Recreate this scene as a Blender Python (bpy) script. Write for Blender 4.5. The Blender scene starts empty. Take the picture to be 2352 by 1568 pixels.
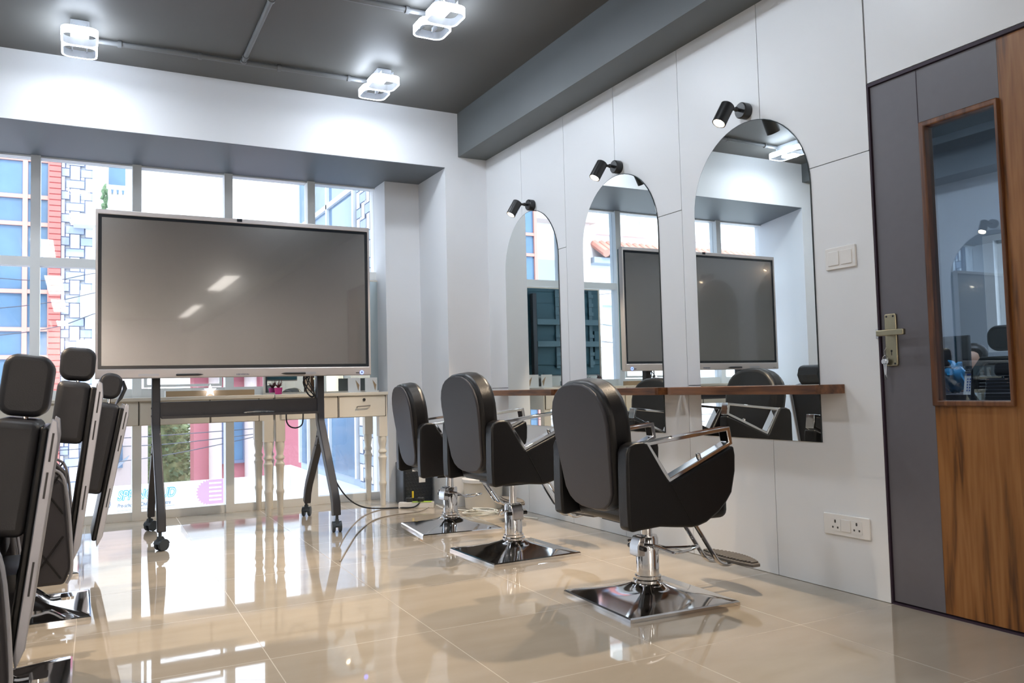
import bpy, bmesh, math, random
from mathutils import Vector, Matrix, Euler
random.seed(7)
PI = math.pi
SC = bpy.context.scene
COL = SC.collection

# ------------------------------------------------------------------ materials
def nmat(name):
    m = bpy.data.materials.new(name); m.use_nodes = True
    nt = m.node_tree; nt.nodes.clear()
    out = nt.nodes.new('ShaderNodeOutputMaterial')
    return m, nt, out

def N(nt, t, **kw):
    n = nt.nodes.new(t)
    for k, v in kw.items():
        if k in n.inputs: n.inputs[k].default_value = v
        else: setattr(n, k, v)
    return n

def bsdf(name, col, rough=.5, metal=0., spec=.5, coat=0., coat_rough=.05, bump=0., bscale=200., var=0., vscale=3., trans=0., ior=1.5):
    m, nt, out = nmat(name)
    b = N(nt, 'ShaderNodeBsdfPrincipled')
    b.inputs['Base Color'].default_value = (*col, 1)
    b.inputs['Roughness'].default_value = rough
    b.inputs['Metallic'].default_value = metal
    b.inputs['Specular IOR Level'].default_value = spec
    b.inputs['Coat Weight'].default_value = coat
    b.inputs['Coat Roughness'].default_value = coat_rough
    b.inputs['Transmission Weight'].default_value = trans
    b.inputs['IOR'].default_value = ior
    tc = N(nt, 'ShaderNodeTexCoord')
    if var > 0:
        no = N(nt, 'ShaderNodeTexNoise'); no.inputs['Scale'].default_value = vscale; no.inputs['Detail'].default_value = 4
        nt.links.new(tc.outputs['Object'], no.inputs['Vector'])
        mx = N(nt, 'ShaderNodeMix', data_type='RGBA')
        mx.inputs[6].default_value = (*[c*(1-var) for c in col], 1); mx.inputs[7].default_value = (*[min(1, c*(1+var)) for c in col], 1)
        nt.links.new(no.outputs['Fac'], mx.inputs[0]); nt.links.new(mx.outputs[2], b.inputs['Base Color'])
    if bump > 0:
        no = N(nt, 'ShaderNodeTexNoise'); no.inputs['Scale'].default_value = bscale; no.inputs['Detail'].default_value = 3
        nt.links.new(tc.outputs['Object'], no.inputs['Vector'])
        bp = N(nt, 'ShaderNodeBump'); bp.inputs['Strength'].default_value = bump; bp.inputs['Distance'].default_value = .002
        nt.links.new(no.outputs['Fac'], bp.inputs['Height']); nt.links.new(bp.outputs['Normal'], b.inputs['Normal'])
    nt.links.new(b.outputs[0], out.inputs[0])
    return m

def emit(name, col, s):
    m, nt, out = nmat(name)
    e = N(nt, 'ShaderNodeEmission'); e.inputs[0].default_value = (*col, 1); e.inputs[1].default_value = s
    nt.links.new(e.outputs[0], out.inputs[0]); return m

def glassy(name, tint, refl, rough=0., fres=True, rcol=(1, 1, 1)):
    m, nt, out = nmat(name)
    t = N(nt, 'ShaderNodeBsdfTransparent'); t.inputs[0].default_value = (*tint, 1)
    g = N(nt, 'ShaderNodeBsdfGlossy'); g.inputs[0].default_value = (*rcol, 1); g.inputs['Roughness'].default_value = rough
    mx = N(nt, 'ShaderNodeMixShader')
    if fres:
        lw = N(nt, 'ShaderNodeLayerWeight'); lw.inputs[0].default_value = .5
        pw = N(nt, 'ShaderNodeMath', operation='POWER'); pw.inputs[1].default_value = 5
        ad = N(nt, 'ShaderNodeMath', operation='MULTIPLY_ADD'); ad.inputs[1].default_value = .85; ad.inputs[2].default_value = refl + .03; ad.use_clamp = True
        nt.links.new(lw.outputs['Facing'], pw.inputs[0]); nt.links.new(pw.outputs[0], ad.inputs[0]); nt.links.new(ad.outputs[0], mx.inputs[0])
    else: mx.inputs[0].default_value = refl
    nt.links.new(t.outputs[0], mx.inputs[1]); nt.links.new(g.outputs[0], mx.inputs[2])
    nt.links.new(mx.outputs[0], out.inputs[0]); return m

def wood(name, dark, mid, light, axis='Z', scale=1., rough=.35):
    m, nt, out = nmat(name)
    tc = N(nt, 'ShaderNodeTexCoord'); mp = N(nt, 'ShaderNodeMapping')
    s = {'Z': (9, 9, .6), 'Y': (8, .7, 8), 'X': (.7, 8, 8)}[axis]
    mp.inputs['Scale'].default_value = tuple(v*scale for v in s)
    nt.links.new(tc.outputs['Object'], mp.inputs['Vector'])
    n1 = N(nt, 'ShaderNodeTexNoise'); n1.inputs['Scale'].default_value = .9; n1.inputs['Detail'].default_value = 3; n1.inputs['Distortion'].default_value = .5
    nt.links.new(mp.outputs[0], n1.inputs['Vector'])
    mu = N(nt, 'ShaderNodeMath', operation='MULTIPLY'); mu.inputs[1].default_value = 9
    fr = N(nt, 'ShaderNodeMath', operation='PINGPONG'); fr.inputs[1].default_value = 1
    nt.links.new(n1.outputs['Fac'], mu.inputs[0]); nt.links.new(mu.outputs[0], fr.inputs[0])
    n2 = N(nt, 'ShaderNodeTexNoise'); n2.inputs['Scale'].default_value = 7; n2.inputs['Detail'].default_value = 5
    nt.links.new(mp.outputs[0], n2.inputs['Vector'])
    ad = N(nt, 'ShaderNodeMath', operation='MULTIPLY_ADD'); ad.inputs[1].default_value = .55
    sb = N(nt, 'ShaderNodeMath', operation='MULTIPLY_ADD'); sb.inputs[1].default_value = .9; sb.inputs[2].default_value = -.22
    nt.links.new(n2.outputs['Fac'], sb.inputs[0]); nt.links.new(fr.outputs[0], ad.inputs[0]); nt.links.new(sb.outputs[0], ad.inputs[2])
    cr = N(nt, 'ShaderNodeValToRGB'); e = cr.color_ramp.elements
    e[0].position = .12; e[0].color = (*dark, 1); e[1].position = .85; e[1].color = (*light, 1)
    x = cr.color_ramp.elements.new(.42); x.color = (*mid, 1)
    nt.links.new(ad.outputs[0], cr.inputs[0])
    b = N(nt, 'ShaderNodeBsdfPrincipled'); b.inputs['Roughness'].default_value = rough
    nt.links.new(cr.outputs[0], b.inputs['Base Color']); nt.links.new(b.outputs[0], out.inputs[0]); return m

M = {}
M['wall'] = bsdf('white paint', (.80, .81, .83), .55, spec=.3)
M['laminate'] = bsdf('white laminate', (.80, .81, .82), .36, spec=.35)
M['gap'] = bsdf('panel gap', (.05, .05, .05), .8)
M['ceil'] = bsdf('dark grey ceiling paint', (.118, .115, .107), .55, var=.12, vscale=1.2)
M['beam'] = bsdf('dark grey beam paint', (.112, .122, .124), .5, var=.08, vscale=1.5)
M['soffit'] = bsdf('slate soffit paint', (.13, .145, .165), .5)
M['alu'] = bsdf('white powder coated frame', (.84, .85, .84), .4)
M['black_leather'] = bsdf('black leather', (.0045, .0042, .0048), .36, spec=.38, bump=.25, bscale=260)
M['barber_leather'] = bsdf('dark grey leather', (.020, .0195, .023), .42, spec=.5, bump=.25, bscale=260)
M['grey_vinyl'] = bsdf('charcoal vinyl', (.036, .034, .040), .5, spec=.42, bump=.2, bscale=300)
M['chrome'] = bsdf('chrome', (.72, .72, .73), .07, metal=1.)
M['brushed'] = bsdf('brushed steel', (.62, .62, .64), .25, metal=1.)
M['silver'] = bsdf('silver painted metal', (.42, .43, .48), .3, metal=.55)
M['rubber'] = bsdf('grey rubber', (.16, .145, .13), .5)
M['dark_plastic'] = bsdf('dark plastic', (.018, .02, .023), .4)
M['castor'] = bsdf('castor plastic', (.035, .045, .055), .45)
M['stand'] = bsdf('dark grey powder coat', (.052, .050, .054), .38, metal=.3)
M['black_metal'] = bsdf('black metal', (.010, .010, .011), .36, spec=.6)
M['bezel'] = bsdf('silver bezel', (.50, .47, .47), .32, metal=.5)
M['bezel_black'] = bsdf('black glass border', (.012, .016, .022), .15)
M['teal_metal'] = bsdf('dark blue grey steel', (.03, .085, .105), .5)
M['teal_light'] = bsdf('blue grey steel tube', (.10, .16, .18), .45)
M['cream'] = bsdf('aged cream paint', (.74, .69, .60), .45, var=.10, vscale=2.5)
M['cream_gap'] = bsdf('drawer gap', (.05, .04, .03), .8)
M['handle'] = bsdf('dull nickel', (.35, .33, .31), .3, metal=1.)
M['brass'] = bsdf('antique brass', (.40, .36, .25), .28, metal=1.)
M['door_grey'] = bsdf('grey laminate', (.135, .128, .142), .42, var=.05, vscale=30)
M['door_gap'] = bsdf('dark door edge', (.03, .015, .03), .6)
M['walnut'] = wood('walnut veneer', (.080, .028, .008), (.240, .094, .022), (.340, .150, .046))
M['walnut_trim'] = wood('walnut bead', (.06, .022, .010), (.15, .058, .024), (.21, .09, .036), scale=1.2)
M['walnut_shelf'] = wood('walnut shelf', (.07, .026, .011), (.15, .058, .022), (.23, .095, .036), axis='Y', scale=1.4)
M['plastic_white'] = bsdf('white plastic', (.82, .80, .77), .25)
M['socket_hole'] = bsdf('socket hole', (.06, .055, .05), .6)
M['cardboard'] = bsdf('cardboard', (.42, .29, .17), .7, var=.08)
M['paper'] = bsdf('white card', (.82, .82, .80), .6)
M['pink'] = bsdf('pink plastic', (.75, .05, .28), .4)
M['maroon'] = bsdf('dark red leaves', (.10, .02, .02), .6)
M['cable_black'] = bsdf('black cable', (.012, .014, .02), .45)
M['cable_grey'] = bsdf('grey cable', (.30, .27, .24), .5)
M['cable_white'] = bsdf('white cable', (.75, .76, .72), .45)
M['yellow'] = bsdf('yellow tag', (.85, .62, .04), .5)
M['orange'] = bsdf('orange label', (.80, .30, .04), .5)
M['lime'] = bsdf('lime edge', (.5, .75, .1), .5)
M['waffle'] = bsdf('black textured plastic', (.012, .016, .022), .35, spec=.6)
M['conduit'] = bsdf('grey painted conduit', (.17, .175, .18), .45)
M['lamp_body'] = bsdf('lamp inner plate', (.74, .78, .84), .4)
M['led'] = emit('cool white led', (.76, .86, 1.0), 11.5)
M['led_box'] = emit('cool white diffuser', (.86, .93, 1.0), 1.2)
M['rear_fill'] = emit('added rear fill lamp', (1.0, .84, .70), 70)  # glow of the last added lamp, brightens the far end wall
M['strip'] = emit('linear lamp diffuser', (1.0, .93, .85), 5)
M['warm'] = emit('warm led', (1.0, .72, .48), 60)
M['led_blue'] = emit('blue power light', (.10, .16, 1.0), 3)
M['star'] = emit('star light', (.75, .82, 1.0), 2.2)
M['mirror'] = bsdf('mirror silver', (.86, .90, .89), .0, metal=1.)
M['mirror_edge'] = bsdf('mirror edge', (.02, .03, .035), .3)
M['mirror_teal'] = bsdf('tinted mirror silver', (.72, .82, .84), .0, metal=1.)
M['pane'] = glassy('window glass', (.97, .985, 1.0), .0)
M['door_glass'] = glassy('tinted reflective glass', (.74, .80, .86), .18, rcol=(.72, .84, .95), fres=False)
M['clear'] = glassy('clear plastic', (.80, .88, .95), .12)
M['skin'] = bsdf('skin', (.42, .24, .16), .5)
M['hair'] = bsdf('dark hair', (.012, .010, .010), .5)
M['shirt'] = bsdf('navy shirt', (.014, .018, .04), .8)
M['blue_bag'] = bsdf('blue plastic bag', (.015, .15, .30), .35)
M['mesh_fabric'] = bsdf('black mesh fabric', (.02, .022, .028), .6)
M['blue_ink'] = bsdf('blue ink', (.05, .10, .35), .6)
M['office_wall'] = bsdf('office grey wall', (.50, .54, .58), .6)
M['office_dark'] = bsdf('office dark laminate', (.08, .075, .085), .4)
# exterior
M['ext_white'] = bsdf('white exterior paint', (.80, .81, .82), .8)
M['ext_cream'] = bsdf('cream exterior paint', (.76, .72, .66), .8, var=.05)
M['ext_pink'] = bsdf('pale pink plaster', (.66, .55, .52), .8)
M['tile_white'] = bsdf('white stone tile', (.80, .82, .86), .6)
M['tile_blue'] = bsdf('pale grey blue stone tile', (.40, .47, .58), .6)
M['tile_line'] = bsdf('tile joint', (.16, .19, .30), .8)
M['brick'] = bsdf('red brick', (.46, .17, .15), .8, var=.15, vscale=8)
M['brick_line'] = bsdf('brick joint', (.36, .06, .06), .8)
M['salmon'] = bsdf('salmon window frame', (.62, .30, .25), .6)
M['blue_glass'] = bsdf('blue window glass', (.10, .19, .31), .12, spec=.6, var=.75, vscale=1.1)
M['house_glass'] = bsdf('curtained window glass', (.42, .50, .54), .2, var=.3, vscale=5)
M['ext_frame_white'] = bsdf('white mullion', (.85, .86, .88), .5)
M['red_wall'] = bsdf('red painted wall', (.50, .17, .20), .8, var=.1)
M['roof_tile'] = bsdf('red roof tile', (.62, .30, .24), .8, var=.1, vscale=6)
M['leaf'] = bsdf('green foliage', (.25, .34, .16), .7, var=.4, vscale=6)
M['leaf_dark'] = bsdf('dark green foliage', (.15, .24, .13), .7, var=.4, vscale=6)
M['bark'] = bsdf('bark', (.12, .09, .07), .9)
M['street'] = bsdf('asphalt', (.30, .30, .30), .9)
M['banner'] = bsdf('white banner', (.84, .86, .88), .7)
M['cyan'] = bsdf('cyan ink', (.04, .36, .48), .7)
M['ink'] = bsdf('grey blue ink', (.07, .10, .18), .7)
M['purple'] = bsdf('pale purple ink', (.52, .30, .56), .7)
M['wire'] = bsdf('overhead wire', (.06, .07, .10), .6)
M['awning'] = bsdf('corrugated sheet', (.34, .40, .48), .5)

# floor: polished tile with joints
def floor_mat():
    m, nt, out = nmat('polished beige tile')
    tc = N(nt, 'ShaderNodeTexCoord'); sp = N(nt, 'ShaderNodeSeparateXYZ'); nt.links.new(tc.outputs['Object'], sp.inputs[0])
    def line(sock, off, per, skew_from=None, skew=0.):
        src = sock
        if skew_from is not None:
            k = N(nt, 'ShaderNodeMath', operation='MULTIPLY_ADD'); k.inputs[1].default_value = skew
            nt.links.new(skew_from, k.inputs[0]); nt.links.new(sock, k.inputs[2]); src = k.outputs[0]
        a = N(nt, 'ShaderNodeMath', operation='SUBTRACT'); a.inputs[1].default_value = off; nt.links.new(src, a.inputs[0])
        d = N(nt, 'ShaderNodeMath', operation='DIVIDE'); d.inputs[1].default_value = per; nt.links.new(a.outputs[0], d.inputs[0])
        f = N(nt, 'ShaderNodeMath', operation='FRACT'); nt.links.new(d.outputs[0], f.inputs[0])
        c = N(nt, 'ShaderNodeMath', operation='SUBTRACT'); c.inputs[1].default_value = .5; nt.links.new(f.outputs[0], c.inputs[0])
        ab = N(nt, 'ShaderNodeMath', operation='ABSOLUTE'); nt.links.new(c.outputs[0], ab.inputs[0])
        g = N(nt, 'ShaderNodeMath', operation='GREATER_THAN'); g.inputs[1].default_value = .5 - .0014/per; nt.links.new(ab.outputs[0], g.inputs[0])
        return g.outputs[0]
    lx = line(sp.outputs[0], .54, .61, sp.outputs[1], -.018)
    ly = line(sp.outputs[1], 1.60, .683)
    mxl = N(nt, 'ShaderNodeMath', operation='MAXIMUM'); nt.links.new(lx, mxl.inputs[0]); nt.links.new(ly, mxl.inputs[1])
    no = N(nt, 'ShaderNodeTexNoise'); no.inputs['Scale'].default_value = 2.2; no.inputs['Detail'].default_value = 6
    mp = N(nt, 'ShaderNodeMapping'); mp.inputs['Scale'].default_value = (1, 3, 1)
    nt.links.new(tc.outputs['Object'], mp.inputs[0]); nt.links.new(mp.outputs[0], no.inputs['Vector'])
    cr = N(nt, 'ShaderNodeValToRGB'); e = cr.color_ramp.elements
    e[0].position = .3; e[0].color = (.40, .345, .275, 1); e[1].position = .72; e[1].color = (.47, .41, .335, 1)
    nt.links.new(no.outputs['Fac'], cr.inputs[0])
    mx = N(nt, 'ShaderNodeMix', data_type='RGBA'); mx.inputs[7].default_value = (.54, .475, .40, 1)
    nt.links.new(mxl.outputs[0], mx.inputs[0]); nt.links.new(cr.outputs[0], mx.inputs[6])
    b = N(nt, 'ShaderNodeBsdfPrincipled'); b.inputs['Roughness'].default_value = .035; b.inputs['Specular IOR Level'].default_value = 1.0
    r = N(nt, 'ShaderNodeMath', operation='MULTIPLY_ADD'); r.inputs[1].default_value = .35; r.inputs[2].default_value = .03
    nt.links.new(mxl.outputs[0], r.inputs[0]); nt.links.new(r.outputs[0], b.inputs['Roughness'])
    nt.links.new(mx.outputs[2], b.inputs['Base Color']); nt.links.new(b.outputs[0], out.inputs[0]); return m
M['floor'] = floor_mat()

def screen_mat():
    m, nt, out = nmat('anti glare screen')
    d = N(nt, 'ShaderNodeBsdfDiffuse'); d.inputs[0].default_value = (.02, .02, .022, 1)
    g1 = N(nt, 'ShaderNodeBsdfGlossy'); g1.inputs['Roughness'].default_value = .24; g1.inputs[0].default_value = (1, .99, .99, 1)
    g2 = N(nt, 'ShaderNodeBsdfGlossy'); g2.inputs['Roughness'].default_value = .03
    a = N(nt, 'ShaderNodeMixShader'); a.inputs[0].default_value = .18
    g3 = N(nt, 'ShaderNodeBsdfGlossy'); g3.inputs['Roughness'].default_value = .13
    h = N(nt, 'ShaderNodeMixShader'); h.inputs[0].default_value = .08
    b = N(nt, 'ShaderNodeMixShader'); b.inputs[0].default_value = .045
    nt.links.new(d.outputs[0], a.inputs[1]); nt.links.new(g1.outputs[0], a.inputs[2])
    nt.links.new(a.outputs[0], h.inputs[1]); nt.links.new(g3.outputs[0], h.inputs[2]); nt.links.new(h.outputs[0], b.inputs[1]); nt.links.new(g2.outputs[0], b.inputs[2]); nt.links.new(b.outputs[0], out.inputs[0])
    return m
M['screen'] = screen_mat()

# ------------------------------------------------------------------ mesh helpers
class MB:
    def __init__(s): s.bm = bmesh.new(); s.mi = 0
    def _mark(s, faces):
        for f in faces: f.material_index = s.mi
    def verts_faces(s, vs, fs):
        v = [s.bm.verts.new(p) for p in vs]
        out = []
        for f in fs:
            try: out.append(s.bm.faces.new([v[i] for i in f]))
            except ValueError: pass
        s._mark(out); return v
    def box(s, a, b, mat=None):
        (x0, y0, z0), (x1, y1, z1) = a, b
        x0, x1 = min(x0, x1), max(x0, x1); y0, y1 = min(y0, y1), max(y0, y1); z0, z1 = min(z0, z1), max(z0, z1)
        vs = [(x0,y0,z0),(x1,y0,z0),(x1,y1,z0),(x0,y1,z0),(x0,y0,z1),(x1,y0,z1),(x1,y1,z1),(x0,y1,z1)]
        if mat is not None: vs = [mat @ Vector(v) for v in vs]
        s.verts_faces(vs, [(0,3,2,1),(4,5,6,7),(0,1,5,4),(1,2,6,5),(2,3,7,6),(3,0,4,7)]); return s
    def cbox(s, c, d, mat=None):
        return s.box((c[0]-d[0]/2, c[1]-d[1]/2, c[2]-d[2]/2), (c[0]+d[0]/2, c[1]+d[1]/2, c[2]+d[2]/2), mat)
    def prism(s, poly, t0, t1, axis='Y', mat=None, hole=None):
        # poly: 2D outline; extruded between t0 and t1 along axis. plane coords: X->(y,z) Y->(x,z) Z->(x,y)
        def P(u, v, t):
            p = {'X': (t, u, v), 'Y': (u, t, v), 'Z': (u, v, t)}[axis]
            return mat @ Vector(p) if mat is not None else Vector(p)
        n = len(poly)
        if hole is None:
            vs = [P(u, v, t0) for u, v in poly] + [P(u, v, t1) for u, v in poly]
            fs = [tuple(range(n-1, -1, -1)), tuple(range(n, 2*n))] + [(i, (i+1) % n, n+(i+1) % n, n+i) for i in range(n)]
            s.verts_faces(vs, fs)
        else:
            vs = [P(u, v, t0) for u, v in poly] + [P(u, v, t1) for u, v in poly] + [P(u, v, t0) for u, v in hole] + [P(u, v, t1) for u, v in hole]
            fs = []
            for i in range(n):
                j = (i+1) % n
                fs += [(i, j, n+j, n+i), (2*n+j, 2*n+i, 3*n+i, 3*n+j), (j, i, 2*n+i, 2*n+j), (n+i, n+j, 3*n+j, 3*n+i)]
            s.verts_faces(vs, fs)
        return s
    def tube(s, pts, r, n=10, closed=False, caps=True):
        pts = [Vector(p) for p in pts]; m = len(pts)
        rr = r if isinstance(r, (list, tuple)) else [r]*m
        up = None; rings = []
        for i in range(m):
            if closed: d = pts[(i+1) % m] - pts[i-1]
            else: d = pts[min(i+1, m-1)] - pts[max(i-1, 0)]
            if d.length < 1e-9: d = Vector((0, 0, 1))
            d.normalize()
            if up is None:
                up = Vector((0, 0, 1)) if abs(d.z) < .9 else Vector((1, 0, 0))
            u = up - d*up.dot(d)
            if u.length < 1e-6: u = d.orthogonal()
            u.normalize(); w = d.cross(u); up = u
            rings.append([s.bm.verts.new(pts[i] + (u*math.cos(2*PI*k/n) + w*math.sin(2*PI*k/n))*rr[i]) for k in range(n)])
        fs = []
        for i in range(m if closed else m-1):
            a, b = rings[i], rings[(i+1) % m]
            for k in range(n): fs.append(s.bm.faces.new((a[k], a[(k+1) % n], b[(k+1) % n], b[k])))
        if caps and not closed:
            fs.append(s.bm.faces.new(rings[0][::-1])); fs.append(s.bm.faces.new(rings[-1]))
        s._mark(fs); return s
    def lathe(s, prof, c=(0, 0, 0), n=24, mat=None):
        # prof: (r,z) pairs around Z
        rings = []
        for r, z in prof:
            ring = []
            for k in range(n):
                p = Vector((c[0]+r*math.cos(2*PI*k/n), c[1]+r*math.sin(2*PI*k/n), c[2]+z))
                if mat is not None: p = mat @ p
                ring.append(s.bm.verts.new(p))
            rings.append(ring)
        fs = []
        for a, b in zip(rings, rings[1:]):
            for k in range(n): fs.append(s.bm.faces.new((a[k], a[(k+1) % n], b[(k+1) % n], b[k])))
        fs.append(s.bm.faces.new(rings[0][::-1])); fs.append(s.bm.faces.new(rings[-1]))
        s._mark(fs); return s
    def cyl(s, a, b, r, n=20): return s.tube([a, b], r, n)
    def ball(s, c, r, sub=2, sc=(1, 1, 1), jit=0.):
        res = bmesh.ops.create_icosphere(s.bm, subdivisions=sub, radius=1.)
        for v in res['verts']:
            k = 1 + random.uniform(-jit, jit)
            v.co = Vector((c[0]+v.co.x*r*sc[0]*k, c[1]+v.co.y*r*sc[1]*k, c[2]+v.co.z*r*sc[2]*k))
        fs = set(f for v in res['verts'] for f in v.link_faces); s._mark(fs); return s
    def mesh(s, name, mats, smooth=True, angle=35):
        bmesh.ops.recalc_face_normals(s.bm, faces=s.bm.faces[:])
        me = bpy.data.meshes.new(name); s.bm.to_mesh(me); s.bm.free()
        for m in (mats if isinstance(mats, (list, tuple)) else [mats]): me.materials.append(m)
        if smooth:
            me.polygons.foreach_set('use_smooth', [True]*len(me.polygons))
            try: me.set_sharp_from_angle(angle=math.radians(angle))
            except Exception: pass
        return me
    def obj(s, name, mats, parent=None, bevel=0., seg=3, sub=0, smooth=True, angle=35, label=None, loc=None):
        me = s.mesh(name, mats, smooth, angle)
        return place(name, me, parent, bevel, seg, sub, label, loc)

def place(name, me, parent=None, bevel=0., seg=3, sub=0, label=None, loc=None):
    o = bpy.data.objects.new(name, me); COL.objects.link(o)
    if parent is not None: o.parent = parent
    if loc is not None: o.location = loc
    if bevel > 0:
        b = o.modifiers.new('edge', 'BEVEL'); b.width = bevel; b.segments = seg; b.limit_method = 'ANGLE'; b.angle_limit = math.radians(38); b.use_clamp_overlap = True
    if sub:
        d = o.modifiers.new('round', 'SUBSURF'); d.levels = sub; d.render_levels = sub
    if label: o['label'] = label
    return o

def tag(o, label, cat, group=None, kind=None):
    if label: o['label'] = label
    if cat: o['category'] = cat
    if group: o['group'] = group
    if kind: o['kind'] = kind
    return o

def thing(name, label, cat, loc=(0, 0, 0), rz=0., group=None):
    o = bpy.data.objects.new(name, None); COL.objects.link(o); o.empty_display_size = .05
    o.location = loc; o.rotation_euler = (0, 0, rz)
    return tag(o, label, cat, group)

def struct(name, mb, mats, parent=None, **kw):
    o = mb.obj(name, mats, parent, **kw)
    if parent is None: o['kind'] = 'structure'
    return o

def dup(root, loc=None, rz=None, label=None):
    def cp(o, par):
        c = o.copy(); COL.objects.link(c)
        if par is not None: c.parent = par
        for ch in o.children: cp(ch, c)
        return c
    r = cp(root, None)
    if loc is not None: r.location = loc
    if rz is not None: r.rotation_euler = (0, 0, rz)
    if label: r['label'] = label
    return r

def arc(c, r, a0, a1, n):
    return [(c[0]+r*math.cos(a0+(a1-a0)*i/n), c[1]+r*math.sin(a0+(a1-a0)*i/n)) for i in range(n+1)]

def rrect(w, h, r, n=6, c=(0, 0)):
    p = []
    for cx, cy, a in ((w/2-r, h/2-r, 0), (-w/2+r, h/2-r, PI/2), (-w/2+r, -h/2+r, PI), (w/2-r, -h/2+r, 1.5*PI)):
        p += arc((c[0]+cx, c[1]+cy), r, a, a+PI/2, n)
    return p

def spline(pts, n=8):
    pts = [Vector(p) for p in pts]; out = []
    for i in range(len(pts)-1):
        p0 = pts[max(i-1, 0)]; p1 = pts[i]; p2 = pts[i+1]; p3 = pts[min(i+2, len(pts)-1)]
        for k in range(n):
            t = k/n
            out.append(.5*((2*p1) + (p2-p0)*t + (2*p0-5*p1+4*p2-p3)*t*t + (3*p1-p0-3*p2+p3)*t**3))
    out.append(pts[-1]); return out

def ribbon(path, hw):
    # 2D offset outline of a polyline
    L, R = [], []
    for i, p in enumerate(path):
        p = Vector(p); ds = []
        if i > 0: ds.append((p - Vector(path[i-1])).normalized())
        if i < len(path)-1: ds.append((Vector(path[i+1]) - p).normalized())
        d = sum(ds, Vector((0, 0))).normalized(); nrm = Vector((-d.y, d.x)); k = hw/max(.3, nrm.dot(Vector((-ds[0].y, ds[0].x))))
        L.append(tuple(p + nrm*k)); R.append(tuple(p - nrm*k))
    return L + R[::-1]

def text_mesh(name, body, size, mat, M4, parent=None, shear=0., extrude=.001, offset=0., align='LEFT'):
    cu = bpy.data.curves.new(name, 'FONT'); cu.body = body; cu.size = size; cu.shear = shear; cu.extrude = extrude; cu.align_x = align; cu.offset = offset
    t = bpy.data.objects.new(name + '_tmp', cu); COL.objects.link(t)
    dg = bpy.context.evaluated_depsgraph_get(); dg.update()
    me = bpy.data.meshes.new_from_object(t.evaluated_get(dg)); bpy.data.objects.remove(t); bpy.data.curves.remove(cu)
    me.transform(M4); me.materials.clear(); me.materials.append(mat); me.name = name
    o = bpy.data.objects.new(name, me); COL.objects.link(o)
    if parent is not None: o.parent = parent
    return o

# ------------------------------------------------------------------ room dimensions
XW, XL = 2.941, -1.25           # right and left walls
YB, YG = 5.922, 6.797           # window wall, glass plane
ZC, ZH = 3.128, 2.674           # ceiling, window head
YR = -15.0                      # far end of the room behind
XB0 = 2.691                     # beam face
YD0, YD1, ZD = 1.355, 2.289, 2.149  # door opening
XRL = -.66                      # left side of window recess

# ------------------------------------------------------------------ setting
struct('floor', MB().box((XL-.2, YR, -.12), (XW+.25, YG+.06, 0)), M['floor'])
struct('ceiling', MB().box((XL-.2, YR, ZC), (XW+.25, YB+.1, ZC+.15)), M['ceil'])
struct('ceiling_beam', MB().box((XB0, YR+.3, 2.774), (XW, YB, ZC)), M['beam'])
b = MB().box((XL, YR+.3, 2.94), (XRL-.02, YB, ZC)); b.box((XL, YR+.3, 2.72), (XL+.28, YB, 2.94))
struct('ceiling_beam_left', b, M['beam'])
# wall with the window: header, returns beside the recess
b = MB(); b.box((XL-.2, YB, ZH+.004), (XW+.25, YB+.12, ZC+.15))
b.box((2.575, YB, 0), (XW+.25, YG+.1, ZH+.004)); b.box((2.27, 6.5, 0), (2.58, YG+.1, ZH+.004))
b.prism([(XL-.2, YB), (XRL, YB), (-.96, YG+.1), (XL-.2, YG+.1)], 0, ZH+.004, 'Z')
struct('wall_back', b, M['wall'])
struct('ceiling_soffit', MB().box((-1.0, YB+.002, ZH), (2.575, YG+.1, ZH+.35)), M['soffit'])
struct('wall_left', MB().box((XL-.2, YR, 0), (XL, YB+.1, ZC)), M['wall'])
struct('wall_rear', MB().box((XL-.2, YR-.2, 0), (XW+.25, YR, ZC)), M['wall'])

# right wall: laminate sheets on a dark backing, with the door opening
b = MB(); g = .0020
b.mi = 1
b.box((XW+.008, YD1+.012, 0), (XW+.12, YB+.1, ZC)); b.box((XW+.008, YR, 0), (XW+.12, YD0-.012, ZC)); b.box((XW+.008, YD0-.012, ZD+.012), (XW+.12, YD1+.012, ZC))
b.mi = 0
def sheet(y0, y1, z0, z1): b.box((XW, y0+g, z0+g), (XW+.01, y1-g, z1-g))
cols = [(2.289, 2.903, (1.879,)), (2.903, 3.509, (.906,)), (3.509, 4.126, (1.873,)), (4.126, 4.722, (.908,)), (4.722, 5.335, (1.866,)), (5.335, 5.93, (.915,))]
for y0, y1, zs in cols:
    zz = [0.] + list(zs) + [ZC]
    for a, c in zip(zz, zz[1:]): sheet(y0 + (.004 if y0 < 2.3 and a < ZD else 0), y1, a, c)
sheet(YD0-.0, YD1, ZD+.012, ZC)
y = YD0-.012; i = 0
while y > YR:
    sheet(max(YR, y-.61), y, 0, 1.875 if i % 2 else .907); sheet(max(YR, y-.61), y, 1.875 if i % 2 else .907, ZC); y -= .61; i += 1
struct('wall_right', b, [M['laminate'], M['gap']])

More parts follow.
